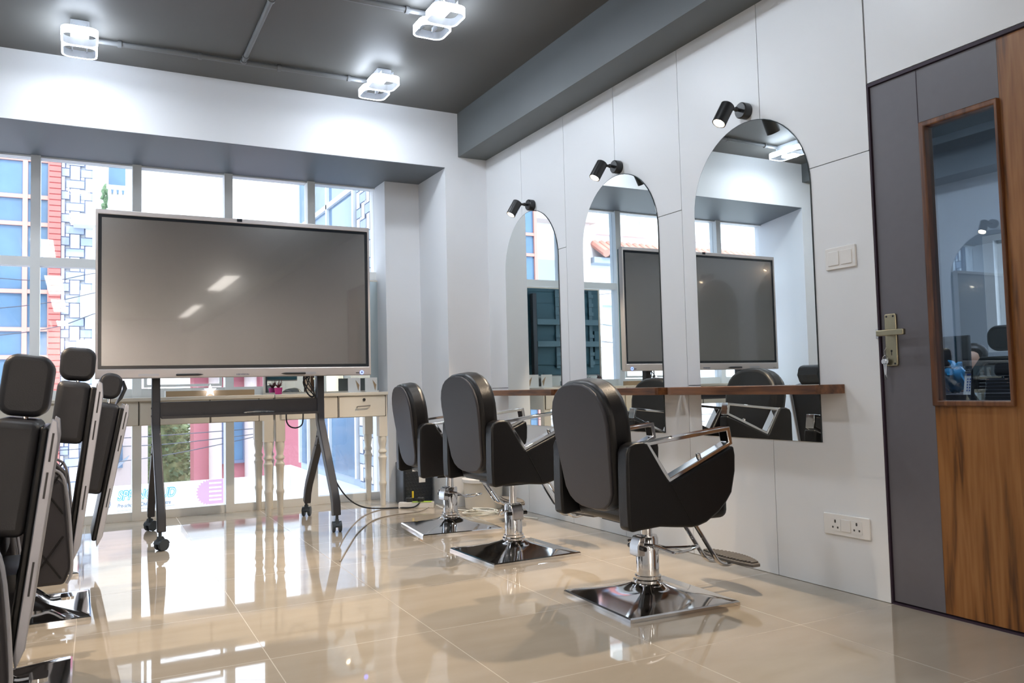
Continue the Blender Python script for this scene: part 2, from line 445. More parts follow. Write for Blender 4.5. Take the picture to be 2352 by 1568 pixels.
# window
b = MB()
for x in (-.275, .390, 1.054, 1.713): b.box((x-.031, YG-.06, 0), (x+.031, YG+.05, ZH))
win = struct('window_1', b, M['alu'])
b = MB(); b.box((-1.0, YG-.045, 1.873), (2.27, YG+.045, 1.937)); b.obj('transom', M['alu'], win)
b = MB(); b.box((-1.0, YG-.05, 0), (2.27, YG+.05, .062)); b.obj('window_sill', M['alu'], win)
b = MB(); b.box((-1.0, YG-.03, .855), (2.27, YG+.045, .975)); b.obj('mid_rail', M['alu'], win)
b = MB(); b.box((-1.0, YG-.04, ZH-.012), (2.27, YG+.045, ZH)); b.obj('head_rail', M['alu'], win)
xs = [-1.0, -.306, -.244, .359, .421, 1.023, 1.085, 1.682, 1.744, 2.27]
for k in range(0, 10, 2):
    for z0, z1 in ((.062, .855), (.975, 1.873), (1.937, ZH-.012)):
        MB().box((xs[k], YG-.003, z0), (xs[k+1], YG+.003, z1)).obj('window_pane', M['pane'], win)
# opening sash seen behind the desk
b = MB()
b.prism([(.44, .985), (1.0, .985), (1.0, 1.25), (.44, 1.25)], YG-.04, YG-.02, 'Y', hole=[(.46, 1.005), (.98, 1.005), (.98, 1.23), (.46, 1.23)])
b.obj('sash', M['alu'], win)

# door
door = struct('door_1', MB().box((XW+.012, 2.063, .012), (XW+.05, YD1-.004, ZD-.004)).box((XW+.012, 1.747, 1.926), (XW+.05, 2.0632, ZD-.004)), M['door_grey'], smooth=False)
b = MB(); b.box((XW+.0125, YD0+.004, .012), (XW+.0495, 1.7465, ZD-.004)); b.obj('wood_stile', M['walnut'], door)
b = MB(); b.box((XW+.0125, 1.747, .012), (XW+.0495, 2.0625, .808)); b.obj('wood_panel', M['walnut'], door)
b = MB(); b.box((XW+.006, 1.7465, .8), (XW+.052, 2.064, 1.934)); b.bm.free(); b = MB()
b.prism([(1.747, .807), (2.064, .807), (2.064, 1.927), (1.747, 1.927)], XW-.004, XW+.05, 'X', hole=[(1.760, .828), (2.038, .828), (2.038, 1.904), (1.760, 1.904)])
b.obj('glass_bead', M['walnut_trim'], door, bevel=.005, seg=2)
MB().box((XW+.022, 1.759, .827), (XW+.028, 2.039, 1.905)).obj('glass_pane', M['door_glass'], door)
b = MB(); b.prism([(2.071-.001, 1.93), (2.071+.001, 1.93), (2.071+.001, ZD-.006), (2.071-.001, ZD-.006)], XW+.0105, XW+.013, 'X'); b.obj('laminate_seam', M['door_gap'], door)
b = MB()
b.prism([(YD0-.012, 0), (YD1+.012, 0), (YD1+.012, ZD+.012), (YD0-.012, ZD+.012)], XW+.002, XW+.12, 'X', hole=[(YD0+.002, .006), (YD1-.002, .006), (YD1-.002, ZD-.002), (YD0+.002, ZD-.002)])
b.obj('door_frame', M['door_gap'], door)
hp = MB().prism(rrect(.054, .215, .008, 4, (2.238, 1.0755)), XW+.002, XW+.0125, 'X').obj('handle_plate', M['brass'], door, bevel=.003, seg=2)
b = MB(); b.cyl((XW+.003, 2.243, 1.103), (XW-.05, 2.243, 1.103), .0115)
b.prism(rrect(.125, .024, .004, 3, (2.195, 1.1025)), XW-.062, XW-.044, 'X'); b.obj('lever', M['brass'], hp, bevel=.003, seg=2)
b = MB(); b.cyl((XW+.0025, 2.236, 1.03), (XW+.001, 2.236, 1.03), .0045, 12); b.box((XW+.001, 2.2345, 1.012), (XW+.0025, 2.2375, 1.03))
for yy, zz in ((2.222, 1.172), (2.253, 1.172), (2.222, .978), (2.253, .978)): b.cyl((XW+.0025, yy, zz), (XW+.001, yy, zz), .0042, 10)
b.obj('keyhole_and_screws', M['black_metal'], hp)
b = MB(); b.box((XW-.004, 2.291, 1.085), (XW+.004, 2.302, 1.122)); b.obj('strike_plate', M['brushed'], door)

t = thing('key_ring', 'silver keys hanging on a ring below the brass door lever', 'keys', (XW-.012, 2.257, 1.0))
b = MB(); b.tube([(0, .012*math.cos(a*PI/8), .012*math.sin(a*PI/8)) for a in range(16)], .0012, 6, closed=True)
b.tube([(0, .0, .012), (.002, .003, .03), (.008, .0, .045)], .0016, 6); b.obj('ring', M['chrome'], t)
for k, (dy, ang) in enumerate(((-.004, .06), (.006, -.08))):
    R4 = Matrix.Translation((-.002*k, dy, -.012)) @ Matrix.Rotation(ang, 4, 'X')
    b = MB(); b.prism(arc((0, 0), .011, 0, 2*PI-.01, 14), -.001, .001, 'X', R4); b.box((-.001, -.0028, -.075), (.001, .0028, -.008), R4); b.box((-.001, -.005, -.07), (.001, 0, -.055), R4)
    b.obj('key', M['chrome'], t)

# ------------------------------------------------------------------ switches and sockets
def wall_plate(name, label, cat, y0, y1, z0, z1):
    t = thing(name, label, cat, (XW, (y0+y1)/2, (z0+z1)/2))
    w, h = y1-y0, z1-z0
    MB().prism(rrect(w, h, .006, 4), -.009, 0, 'X').obj('plate', M['plastic_white'], t, bevel=.003, seg=2)
    return t, w, h
t, w, h = wall_plate('light_switch', 'white two gang light switch on the wall between arched mirror and door', 'switch', 2.381, 2.541, 1.400, 1.497)
for k in (-1, 1):
    MB().prism(rrect(.058, .062, .003, 3, (k*.034, 0)), -.013, -.008, 'X').obj('rocker', M['plastic_white'], t, bevel=.0015, seg=2)
t, w, h = wall_plate('power_socket', 'long white double power socket low on the wall beside the door', 'socket', 2.374, 2.615, .241, .333)
MB().prism(rrect(.05, .052, .003, 3, (0, 0)), -.0125, -.008, 'X').obj('rocker', M['plastic_white'], t, bevel=.0015, seg=2)
for k in (-1, 1):
    o = MB().prism(rrect(.054, .056, .003, 3, (k*.056, 0)), -.0105, -.008, 'X').obj('outlet', M['plastic_white'], t)
    b = MB(); b.prism(rrect(.008, .014, .0035, 4, (k*.056, .014)), -.0112, -.01, 'X')
    for j in (-1, 1): b.prism(rrect(.008, .009, .0035, 4, (k*.056+j*.013, -.012)), -.0112, -.01, 'X')
    b.obj('pin_holes', M['socket_hole'], o)

# ------------------------------------------------------------------ arched mirrors, shelves, spotlights (right wall, and again on the left wall)
def arch(w, h, n=28):
    r = w/2
    return [(-r, 0), (r, 0)] + arc((0, h-r), r, 0, PI, n)
def arched_mirror(label, x, y, side):
    t = thing('arched_mirror', label, 'mirror', (x, y, .641), 0 if side > 0 else PI, 'arched wall mirrors')
    MB().prism(arch(.794, 1.571), -.004, -.0005, 'X').obj('backing', M['mirror_edge'], t)
    MB().prism(arch(.788, 1.567), -.0062, -.0041, 'X').obj('mirror_glass', M['mirror'], t, smooth=False)
    return t
def shelf(label, x, y, side, w=1.07):
    d, r = .165, .10
    poly = [(0, -w/2), (0, w/2)] + [(-d+r-r*math.sin(a), w/2-r+r*math.cos(a)) for a in [i*PI/2/10 for i in range(11)]] + [(-d, -w/2+.012), (-d+.012, -w/2)]
    o = MB().prism(poly if side > 0 else [(-u, v) for u, v in poly], 0, .04, 'Z').obj('wall_shelf', M['walnut_shelf'], None, bevel=.002, seg=2, loc=(x, y, .858))
    return tag(o, label, 'shelf', 'walnut shelves under the mirrors')
SPOT_D = Vector((-.50, .06, -.86)).normalized()
def spotlight(label, x, y, z, side):
    t = thing('spotlight', label, 'lamp', (x, y, z), 0 if side > 0 else PI, 'black wall spotlights')
    MB().lathe([(.038, 0), (.040, .004), (.040, .042), (.036, .047)], n=28, mat=Matrix.Rotation(-PI/2, 4, 'Y')).obj('mount', M['black_metal'], t)
    b = MB(); b.tube([(-.045, 0, 0), (-.075, -.004, 0), (-.112, -.006, -.002)], .0085, 12); b.ball((-.075, -.004, 0), .013, 2); b.obj('arm', M['black_metal'], t)
    top = Vector((-.130, -.008, .014)); q = SPOT_D.to_track_quat('Z', 'Y').to_matrix().to_4x4(); Mx = Matrix.Translation(top) @ q
    L, r = .115, .034
    MB().lathe([(.028, 0), (r, .005), (r, L), (.029, L), (.029, L-.012), (.027, L-.02)], n=28, mat=Mx).obj('lamp_shade', M['black_metal'], t)
    MB().lathe([(.025, L-.0185), (.025, L-.016)], n=24, mat=Mx).obj('bulb', M['warm'], t)
    ld = bpy.data.lights.new('spot_beam', 'SPOT'); ld.energy = 42; ld.color = (1., .80, .58); ld.spot_size = math.radians(78); ld.spot_blend = .45; ld.shadow_soft_size = .025
    lo = bpy.data.objects.new('beam_light', ld); COL.objects.link(lo); lo.parent = t
    lo.location = top + SPOT_D*(L+.004); lo.rotation_euler = SPOT_D.to_track_quat('-Z', 'Y').to_euler()
    return t
MY = (3.004, 4.111, 5.220)
WH = ('nearest the grey door', 'in the middle of the row', 'nearest the window wall')
for y, wname in zip(MY, WH):
    arched_mirror('frameless arched mirror on white panelled wall, ' + wname, XW, y, 1)
shelf('walnut shelf with rounded corner, its free end beside the light switch', XW, 3.010, 1)
shelf('walnut shelf across the middle arched mirror, behind the near chair backrest', XW, 4.112, 1)
shelf('walnut shelf across the far arched mirror by the window wall', XW, 5.222, 1)
for y, z, wname in ((2.988, 2.262, 'mirror nearest the grey door'), (4.078, 2.254, 'middle arched mirror'), (5.165, 2.245, 'far mirror by the window wall')):
    spotlight('black tilted wall spotlight above the ' + wname, XW, y, z, 1)
for y, wname in ((4.39, 'window'), (3.30, 'room middle')):
    o = arched_mirror('arched mirror on the opposite wall seen in the door glass, nearer the ' + wname, XL, y, -1)
    spotlight('black spotlight on the opposite wall seen in the door glass, nearer the ' + wname, XL, y-.04, 2.26, -1)

# ------------------------------------------------------------------ ceiling lamps and conduits
def ring_lamp(label, x, y):
    t = thing('ceiling_lamp', label, 'lamp', (x, y, ZC), 0, 'twin ring ceiling lamps')
    MB().box((-.05, -.13, -.045), (.05, .13, 0)).obj('ceiling_box', M['lamp_body'], t, bevel=.004, seg=2)
    MB().box((-.045, -.09, -.050), (.045, .03, -.0455)).obj('diffuser', M['led_box'], t)
    for cy in (-.098, .100):
        z, ro = -.088, rrect(.194, .194, .05, 6, (0, cy))
        rg = MB().prism(ro, z-.022, z+.024, 'Z', hole=rrect(.182, .182, .045, 6, (0, cy))).obj('light_ring', M['led'], t)
        MB().prism(rrect(.1815, .1815, .045, 6, (0, cy)), z-.020, z+.024, 'Z', hole=rrect(.172, .172, .042, 6, (0, cy))).obj('inner_band', M['lamp_body'], rg)
    ld = bpy.data.lights.new('lamp_glow', 'AREA'); ld.shape = 'DISK'; ld.size = .16; ld.energy = 3.2; ld.color = (.86, .93, 1.)
    lo = bpy.data.objects.new('glow_light', ld); COL.objects.link(lo); lo.parent = t; lo.location = (0, 0, -.118)
    for sx in (-.04, .04):
        MB().box((sx-.003, -.194, -.075), (sx+.003, -.12, -.04)).obj('bracket', M['lamp_body'], t); MB().box((sx-.003, .12, -.075), (sx+.003, .194, -.04)).obj('bracket', M['lamp_body'], t)
    return t
l0 = ring_lamp('twin square ring ceiling lamp at the far left end of the conduit', 0.0, 5.43)
dup(l0, (1.855, 5.40, ZC), label='twin square ring ceiling lamp above the big screen, at the right conduit end')
dup(l0, (1.835, 4.27, ZC), label='twin square ring ceiling lamp at the top edge of the photo, near the beam')
for x, y, w1 in ((0.0, 4.27, 'above the upper edge, over the barber chairs'), (0, 2.7, 'out of frame over the nearest barber chair'), (1.84, 2.7, 'out of frame over the nearest styling chair')):
    dup(l0, (x, y, ZC), label='twin square ring ceiling lamp ' + w1)
for xc, yc, ln, w1 in ((-.40, -4.5, 3., 'A'), (-.40, -8.5, 3., 'B'), (-.40, -13.6, 1.8, 'C'), (2.52, -5.65, 2.4, 'nearer of two'), (2.63, -11.6, 3.4, 'farther of two'), (-.45, -.4, 2.4, '')):  # left-side strips are unseen, added to light the rear and camera end
    t = thing('linear_ceiling_lamp', 'long linear ceiling lamp mirrored as a slanted patch in the screen, ' + w1 if xc > 2 else 'added linear lamp brightening the unseen rear of the room, %s one' % {'A': 'first', 'B': 'second', 'C': 'last'}[w1] if w1 else 'added linear fill lamp, unseen above the camera, along the opposite wall', 'lamp', (xc, yc, ZC), 0, 'linear lamps in the rest of the room')
    MB().box((-.16, -ln/2, -.03), (.16, ln/2, 0)).obj('housing', M['lamp_body'], t)
    MB().box((-.14, -ln/2+.02, -.034), (.14, ln/2-.02, -.0302)).obj('diffuser', M['rear_fill' if yc < -13 else 'strip'], t)

def conduit(label, pts, clips):
    t = thing('ceiling_conduit', label, 'conduit', pts[0], 0, 'conduits on the ceiling')
    o = Vector(pts[0])
    MB().tube([Vector(p)-o for p in pts], .0155, 12).obj('pipe', M['conduit'], t)
    d = (Vector(pts[-1])-o).normalized()
    for s in clips:
        c = d*s
        MB().tube([c-d*.011, c+d*.011], .0215, 12).obj('clip', M['conduit'], t)
    return t
zc = ZC-.020
conduit('long grey conduit along the window side between two ceiling lamps', [(.07, 5.53, zc), (1.80, 5.49, zc)], (.15, .62, 1.12, 1.60))
conduit('grey cross conduit running toward the top of the photo', [(.955, 5.49, zc-.002), (.925, 3.2, zc-.002)], (.02, .10, .95))
conduit('grey conduit leading into the lamp at the top edge', [(.05, 4.36, zc), (1.79, 4.34, zc)], (.3, 1.0, 1.62))

# ------------------------------------------------------------------ styling chairs
SIDE = [(-.285,.60),(-.284,.655),(-.272,.681),(-.243,.692),(-.205,.693),(-.186,.686),(-.092,.536),(-.080,.530),(.236,.658),(.243,.62),(.240,.555),(.219,.469),(.190,.432),(.15,.396),(.086,.359),(.045,.348),(.015,.345),(-.06,.352),(-.138,.361),(-.221,.356),(-.268,.351),(-.283,.363),(-.286,.446)]
BACK = [(.0,.395),(.07,.398),(.125,.410),(.168,.434),(.197,.475),(.216,.60),(.230,.70),(.236,.77),(.229,.82),(.208,.865),(.175,.900),(.133,.924),(.08,.940),(0,.945)]
_pc = {}
def cached(key, fn):
    if key not in _pc: _pc[key] = fn()
    return _pc[key]
def back_outline(k=1., dz=0.):
    cz = .67
    h = [(y*k, cz+(z-cz)*k+dz) for y, z in BACK]
    return h + [(-y, z) for y, z in h[-2:0:-1]]
TILT = Matrix.Translation((-.276, 0, .45)) @ Matrix.Rotation(-.135, 4, 'Y') @ Matrix.Translation((0, 0, -.45))
def side_mesh(sgn):
    b = MB(); y1 = .306*sgn; y0 = (.306-.074)*sgn
    b.prism(SIDE, min(y0, y1), max(y0, y1), 'Y')
    return b.mesh('side_panel', M['black_leather'])
def seam_mesh(sgn):
    b = MB(); y = .3065*sgn
    b.tube([(-.081, y, .523), (-.05, y, .468), (-.005, y, .392), (.017, y, .353)], .0022, 6); return b.mesh('seam', M['black_leather'])
def arm_mesh(sgn):
    b = MB(); y0, y1 = .243*sgn, .297*sgn
    b.prism([(-.204,.690),(.226,.737),(.238,.664),(-.084,.528)], min(y0,y1), max(y0,y1), 'Y', hole=[(-.168,.679),(.209,.719),(.217,.673),(-.079,.548)])
    return b.mesh('armrest', M['chrome'])
def bolt_mesh(sgn):
    b = MB(); b.cyl((.085, .27*sgn, .606), (.080, .27*sgn, .628), .010, 14); b.ball((.0795, .27*sgn, .630), .010, 2, (1, 1, .6)); return b.mesh('bolt', M['chrome'])
def base_mesh():
    b = MB(); n = 64; rings = []
    for z, sz, k in ((0, .268, 0), (.013, .268, 0), (.018, .262, 0), (.033, .180, .03), (.047, .118, .15), (.061, .084, .5), (.073, .066, .9), (.084, .058, 1)):
        ring = []
        for i in range(n):
            a = 2*PI*i/n + PI/4
            c, s_ = math.cos(a), math.sin(a); q = sz/max(abs(c), abs(s_)); r = q*(1-k)+sz*k
            ring.append((r*c, r*s_, z))
        rings.append(ring)
    vs = [p for r in rings for p in r]; fs = [tuple(range(n-1, -1, -1)), tuple((len(rings)-1)*n+i for i in range(n))]
    for j in range(len(rings)-1):
        for i in range(n): fs.append((j*n+i, j*n+(i+1) % n, (j+1)*n+(i+1) % n, (j+1)*n+i))
    b.verts_faces(vs, fs); return b.mesh('base_plate', M['chrome'], angle=22)
def column_mesh():
    b = MB(); b.lathe([(.060, .070), (.064, .076), (.064, .088), (.056, .092), (.056, .104), (.049, .106), (.049, .262), (.045, .268), (.045, .272)], n=36); return b.mesh('column', M['chrome'])
def footrest_parts():
    b = MB()
    for s in (-1, 1):
        b.tube(spline([(.19, s*.045, .352), (.245, s*.045, .27), (.315, s*.045, .165), (.345, s*.045, .128), (.385, s*.045, .112), (.44, s*.045, .118)], 6), .0095, 10)
    rods = b.mesh('foot_bars', M['chrome'])
    b = MB()
    o = [(.40+.022*(1-(y/.18)**2)*-1+.02, y) for y in [i*.02 for i in range(-9, 10)]]
    i_ = [(.51-.05*(y/.18)**2, y) for y in [i*.02 for i in range(9, -10, -1)]]
    b.prism(o+i_, .118, .132, 'Z')
    for k in range(-8, 9):
        y = k*.02; x0 = .425-.0+(-.022*(1-(y/.18)**2))+.005; x1 = .502-.05*(y/.18)**2
        b.box((x0, y-.0065, .131), (x1, y+.0065, .141))
    plate = b.mesh('foot_plate', M['rubber'])
    return rods, plate
def styling_chair(label, loc, phi, dz, lever, bracket):
    t = thing('styling_chair', label, 'chair', (loc[0], loc[1], 0), phi, 'black styling chairs along the mirrors')
    place('base_plate', cached('base', base_mesh), t)
    place('column', cached('col', column_mesh), t)
    MB().cyl((0, 0, .26), (0, 0, .345+dz), .021 if dz > .03 else .024, 20).obj('piston', M['chrome'], t)
    # bracket block on the column
    R4 = Matrix.Rotation(bracket, 4, 'Z')
    b = MB(); b.prism([(.02, .19), (.068, .19), (.068, .235), (.05, .27), (.02, .275)], -.034, .034, 'Y', R4)
    br = b.obj('lever_bracket', M['brushed'], t, bevel=.004, seg=2)
    b = MB()
    for s in (-1, 1): b.cyl(R4 @ Vector((.05, s*.034, .225)), R4 @ Vector((.05, s*.06, .225)), .010, 12)
    b.obj('bolt', M['black_metal'], br)
    L4 = Matrix.Rotation(lever, 4, 'Z')
    pth = spline([(-.055, -.058, .245), (0, -.068, .235), (.07, -.072, .205), (.11, -.066, .196), (.20, -.034, .193), (.262, -.008, .196), (.262, .008, .196), (.20, .034, .193), (.11, .066, .196), (.07, .072, .205), (0, .068, .235), (-.055, .058, .245)], 4)
    MB().tube([L4 @ p for p in pth], .0062, 8).obj('pump_lever', M['chrome'], t)
    up = Matrix.Translation((0, 0, dz))
    Z = (0, 0, dz)
    rods, plate = cached('foot', footrest_parts)
    f = place('foot_bars', rods, t, loc=Z); place('foot_plate', plate, f, bevel=.003, seg=2)
    MB().cbox((0, 0, .345), (.26, .3, .025)).obj('seat_mount', M['black_metal'], t, loc=Z)
    seat = cached('seat', lambda: MB().box((-.21, -.234, .352), (.262, .234, .49)).mesh('seat', M['black_leather']))
    place('seat', seat, t, .035, 4, loc=Z)
    for s in (1, -1):
        sp_ = place('side_panel', cached(('side', s), lambda: side_mesh(s)), t, .016, 3, loc=Z)
        place('seam', cached(('seam', s), lambda: seam_mesh(s)), sp_)
        ar = place('armrest', cached(('arm', s), lambda: arm_mesh(s)), t, .003, 2, label='polished chrome armrest frame', loc=Z)
        place('bolt', cached(('bolt', s), lambda: bolt_mesh(s)), ar)
    pad = cached('back', lambda: MB().prism(back_outline(), 0.0, .112, 'X', TILT).mesh('backrest', M['black_leather']))
    bk = place('backrest', pad, t, .030, 4, loc=Z)
    rear = cached('rear', lambda: MB().prism(back_outline(.955), -.007, .01, 'X', TILT).mesh('back_panel', M['grey_vinyl']))
    place('back_panel', rear, bk, .006, 2, label='smoother charcoal rear panel of the backrest')
    return t
styling_chair('black styling chair nearest the door, its square chrome base fully in view', (2.165, 2.89), -.05, 0, 0.0, PI)
styling_chair('black styling chair raised on a thin piston, second from the door', (2.150, 4.09), .023, .058, math.radians(65), math.radians(-95))
styling_chair('black styling chair beside the window desk and power strip', (2.190, 5.06), -.10, .016, math.radians(20), math.radians(195))

# ------------------------------------------------------------------ barber chairs (left row, facing the left wall)
def barber_chair(label, loc, rz, dz, tilt, bx, cb, bl, hh, head_t, head_round, px):
    t = thing('barber_chair', label, 'chair', (loc[0], loc[1], 0), rz, 'black barber chairs with headrests')
    place('base_plate', cached('base', base_mesh), t)
    place('column', cached('col', column_mesh), t)
    MB().cyl((0, 0, .26), (0, 0, .36+dz), .026, 20).obj('piston', M['chrome'], t)
    b = MB(); b.tube(spline([(-.03, .055, .13), (-.08, .09, .10), (-.12, .12, .075), (-.17, .16, .085)], 5), .009, 8); b.prism(rrect(.05, .085, .012, 4, (-.18, .17)), .082, .094, 'Z'); b.obj('pump_lever', M['chrome'], t)
    Z = (0, 0, dz)
    MB().box((-.08, -.25, .40), (.36, .25, .53)).obj('seat', M['barber_leather'], t, bevel=.04, seg=4, loc=Z)
    MB().cbox((.06, 0, .375), (.36, .36, .05)).obj('seat_mount', M['black_metal'], t, loc=Z)
    for s in (1, -1):
        poly = [(px+.03, .055), (.30, .055), (.36, .12), (.36, .47), (.31, .525), (px+.085, .525), (px+.03, .46), (px+.005, .12)]
        sd = MB().prism(poly, min(s*.262, s*.31), max(s*.262, s*.31), 'Y').obj('side_panel', M['grey_vinyl'], t, bevel=.014, seg=3, loc=Z)
        b = MB(); yy = s*.3105; cx = px+.095
        def seg(p, q):      # straight stitch line clipped to the panel
            pts = [(p[0]+(q[0]-p[0])*k/24, p[1]+(q[1]-p[1])*k/24) for k in range(25)]
            pts = [p_ for p_ in pts if px+.03 < p_[0] < .345 and .07 < p_[1] < .51]
            if len(pts) > 1: b.tube([(u, yy, v) for u, v in (pts[0], pts[-1])], .0038, 6)
        for k in range(-2, 4):
            for zc_ in (.43, .16, .70, -.11): seg((cx+k*.18-.09, zc_-.135), (cx+k*.18+.09, zc_+.135)); seg((cx+k*.18+.09, zc_-.135), (cx+k*.18-.09, zc_+.135))
        b.obj('stitching', M['black_leather'], sd)
        b = MB(); b.tube([(p.x, s*.312, p.y) for p in spline([(px+.022, .06, 0), (px+.003, .14, 0), (px+.026, .45, 0), (px+.075, .523, 0), (px+.16, .53, 0), (.30, .53, 0)], 5)], .006, 8)
        b.obj('piping', M['silver'], sd)
        MB().box((px+.12, s*.262, .575), (.30, s*.318, .615)).obj('armrest', M['black_leather'], t, bevel=.018, seg=3, loc=Z)
        for xx in (px+.15, .24): MB().cyl((xx, s*.285, .52), (xx, s*.285, .58), .010, 10).obj('armrest_post', M['chrome'], t, loc=Z)
    # reclining back: pad, steel side plates, headrest on posts
    T4 = Matrix.Translation((bx, 0, .47)) @ Matrix.Rotation(tilt, 4, 'Y')
    b = MB(); b.box((-.060, -.215, cb), (.068, .215, bl), T4); b.obj('backrest', M['barber_leather'], t, bevel=.026, seg=4, loc=Z)
    b = MB(); b.box((-.082, -.212, -.30), (-.058, .212, bl-.015), T4); b.obj('back_plate', M['black_leather'], t, bevel=.008, seg=2, loc=Z)
    for s in (1, -1):
        fr = MB().prism([(-.108, -.27), (-.09, -.33), (-.080, -.30), (-.081, bl-.03), (-.086, bl+.012), (-.101, bl+.004), (-.111, bl-.05)], s*.212-.005, s*.212+.005, 'Y', T4).obj('back_frame', M['silver'], t, bevel=.003, seg=2, label='satin silver steel plate along the backrest', loc=Z)
        for za, zb2 in ((bl*.42, bl*.62), (bl*.70, bl*.92), (-.12, -.02)): MB().box((-.098, s*.2165, za), (-.092, s*.2180, zb2), T4).obj('slot', M['black_metal'], fr)
    H4 = T4 @ Matrix.Translation((0, 0, bl+.008)) @ Matrix.Rotation(head_t, 4, 'Y')
    for s in (-.06, .06): MB().cyl(T4 @ Vector((-.01, s, bl-.03)), H4 @ Vector((0, s, .05)), .006, 10).obj('headrest_post', M['chrome'], t, loc=Z)
    b = MB()
    if head_round: b.prism(rrect(.118, .142, .052, 8, (.01, .085)), -.13, .13, 'Y', H4)
    else: b.prism(rrect(.138, hh, .042, 6, (.0, hh/2)), -.13, .13, 'Y', H4)
    hd = b.obj('headrest', M['barber_leather'], t, bevel=.018, seg=4, loc=Z)
    if head_round:
        b = MB(); b.prism([(-.045, .005), (-.04, -.015), (-.066, .03), (-.076, .09), (-.05, .13), (-.062, .085), (-.055, .04)], -.11, .11, 'Y', H4); b.obj('headrest_shell', M['dark_plastic'], hd)
    MB().box((.10, -.018, .33), (.44, .018, .36)).obj('foot_arm', M['chrome'], t, loc=Z)
    b = MB(); b.box((.44, -.17, .10), (.56, .17, .12)); b.box((.43, -.02, .10), (.45, .02, .36)); b.obj('foot_plate', M['rubber'], t, bevel=.005, seg=2, loc=Z)
    return t
barber_chair('black barber chair at the left edge, nearest the camera, blurred headrest', (-.280, 3.06), PI, 0, -.13, -.075, .045, .392, .192, .0, False, -.120)
barber_chair('black barber chair with the tallest headrest, in front of the screen edge', (-.215, 4.15), PI, .11, -.13, -.155, .15, .412, .142, .05, False, -.200)
barber_chair('black barber chair with small round headrest below the screen corner', (-.260, 5.13), PI, 0, -.19, -.325, -.06, .425, .14, -.05, True, -.21)

# ------------------------------------------------------------------ big screen on its trolley
tv = thing('interactive_display', 'large silver framed interactive screen, switched off, on the trolley stand', 'screen', (.964, 5.60, 1.03), 0)
X0, X1, Z0, Z1 = -.872, .871, 0, 1.05
b = MB(); b.prism([(X0, Z0), (X1, Z0), (X1, Z1), (X0, Z1)], 0, .05, 'Y', hole=[(X0+.014, Z0+.060), (X1-.014, Z0+.060), (X1-.014, Z1-.030), (X0+.014, Z1-.030)])
b.obj('bezel', M['bezel'], tv, bevel=.004, seg=2)
b = MB(); b.prism([(X0+.013, .059), (X1-.013, .059), (X1-.013, Z1-.029), (X0+.013, Z1-.029)], .006, .03, 'Y', hole=[(X0+.034, .081), (X1-.034, .081), (X1-.034, Z1-.048), (X0+.034, Z1-.048)])
b.obj('black_border', M['bezel_black'], tv)
MB().box((X0+.030, .008, .078), (X1-.030, .03, Z1-.044)).obj('screen_glass', M['screen'], tv, smooth=False)
cas = MB().box((X0+.01, .05, .01), (X1-.01, .085, Z1-.01)).box((X0+.25, .085, .12), (X1-.25, .10, Z1-.12)).obj('rear_casing', M['teal_metal'], tv, bevel=.008, seg=2)
b = MB()
for z in (.30, .52, .70, .86):
    b.box((X0+.04, .085, z), (X1-.04, .09, z+.012))
b.box((X0+.30, .085, .18), (X0+.62, .13, .50)); b.box((.25, .085, .55), (.55, .11, .80)); b.obj('rear_ribs', M['teal_metal'], cas, bevel=.004, seg=2)
b = MB(); b.box((-.036, -.004, Z1-.021), (-.004, .001, Z1-.001)); b.obj('camera_eye', M['bezel_black'], tv)
b = MB()
for k in range(2): b.box((X0+.035+.02*k, -.002, .012), (X0+.043+.02*k, .001, .016))
b.box((.76, -.002, .015), (.785, .001, .020)); b.obj('button', M['dark_plastic'], tv)
b = MB(); b.tube([(.803+.011*math.cos(a*PI/8), -.001, .020+.011*math.sin(a*PI/8)) for a in range(16)], .0022, 6, closed=True); b.obj('power_light', M['led_blue'], tv)
text_mesh('logo', 'HIKVISION', .017, M['ink'], Matrix.Translation((-.005, -.0015, .012)) @ Matrix.Rotation(PI/2, 4, 'X'), tv, align='CENTER', extrude=.0006)
b = MB()
for xx in (X0+.30, .42): b.prism(rrect(.12, .016, .006, 4, (xx, .021)), -.0015, .001, 'Y')
b.obj('speaker_grille', M['silver'], tv)
for xx, sgn, w1 in ((-.334, 1, 'left'), (.327, -1, 'right')):
    t = thing('stylus_pen', 'black stylus pen on the lower bezel near the %s stand post' % w1, 'pen', (.964+xx, 5.593, 1.050), 0, 'stylus pens on the screen bezel')
    MB().tube([(-.08*sgn, 0, 0), (-.074*sgn, 0, 0), (.05*sgn, 0, 0)], [.004, .0068, .0068], 10).obj('barrel', M['dark_plastic'], t)
    MB().tube([(.05*sgn, 0, 0), (.065*sgn, 0, 0), (.083*sgn, 0, 0)][::1], [.0068, .005, .0012], 10).obj('tip', M['black_metal'], t)

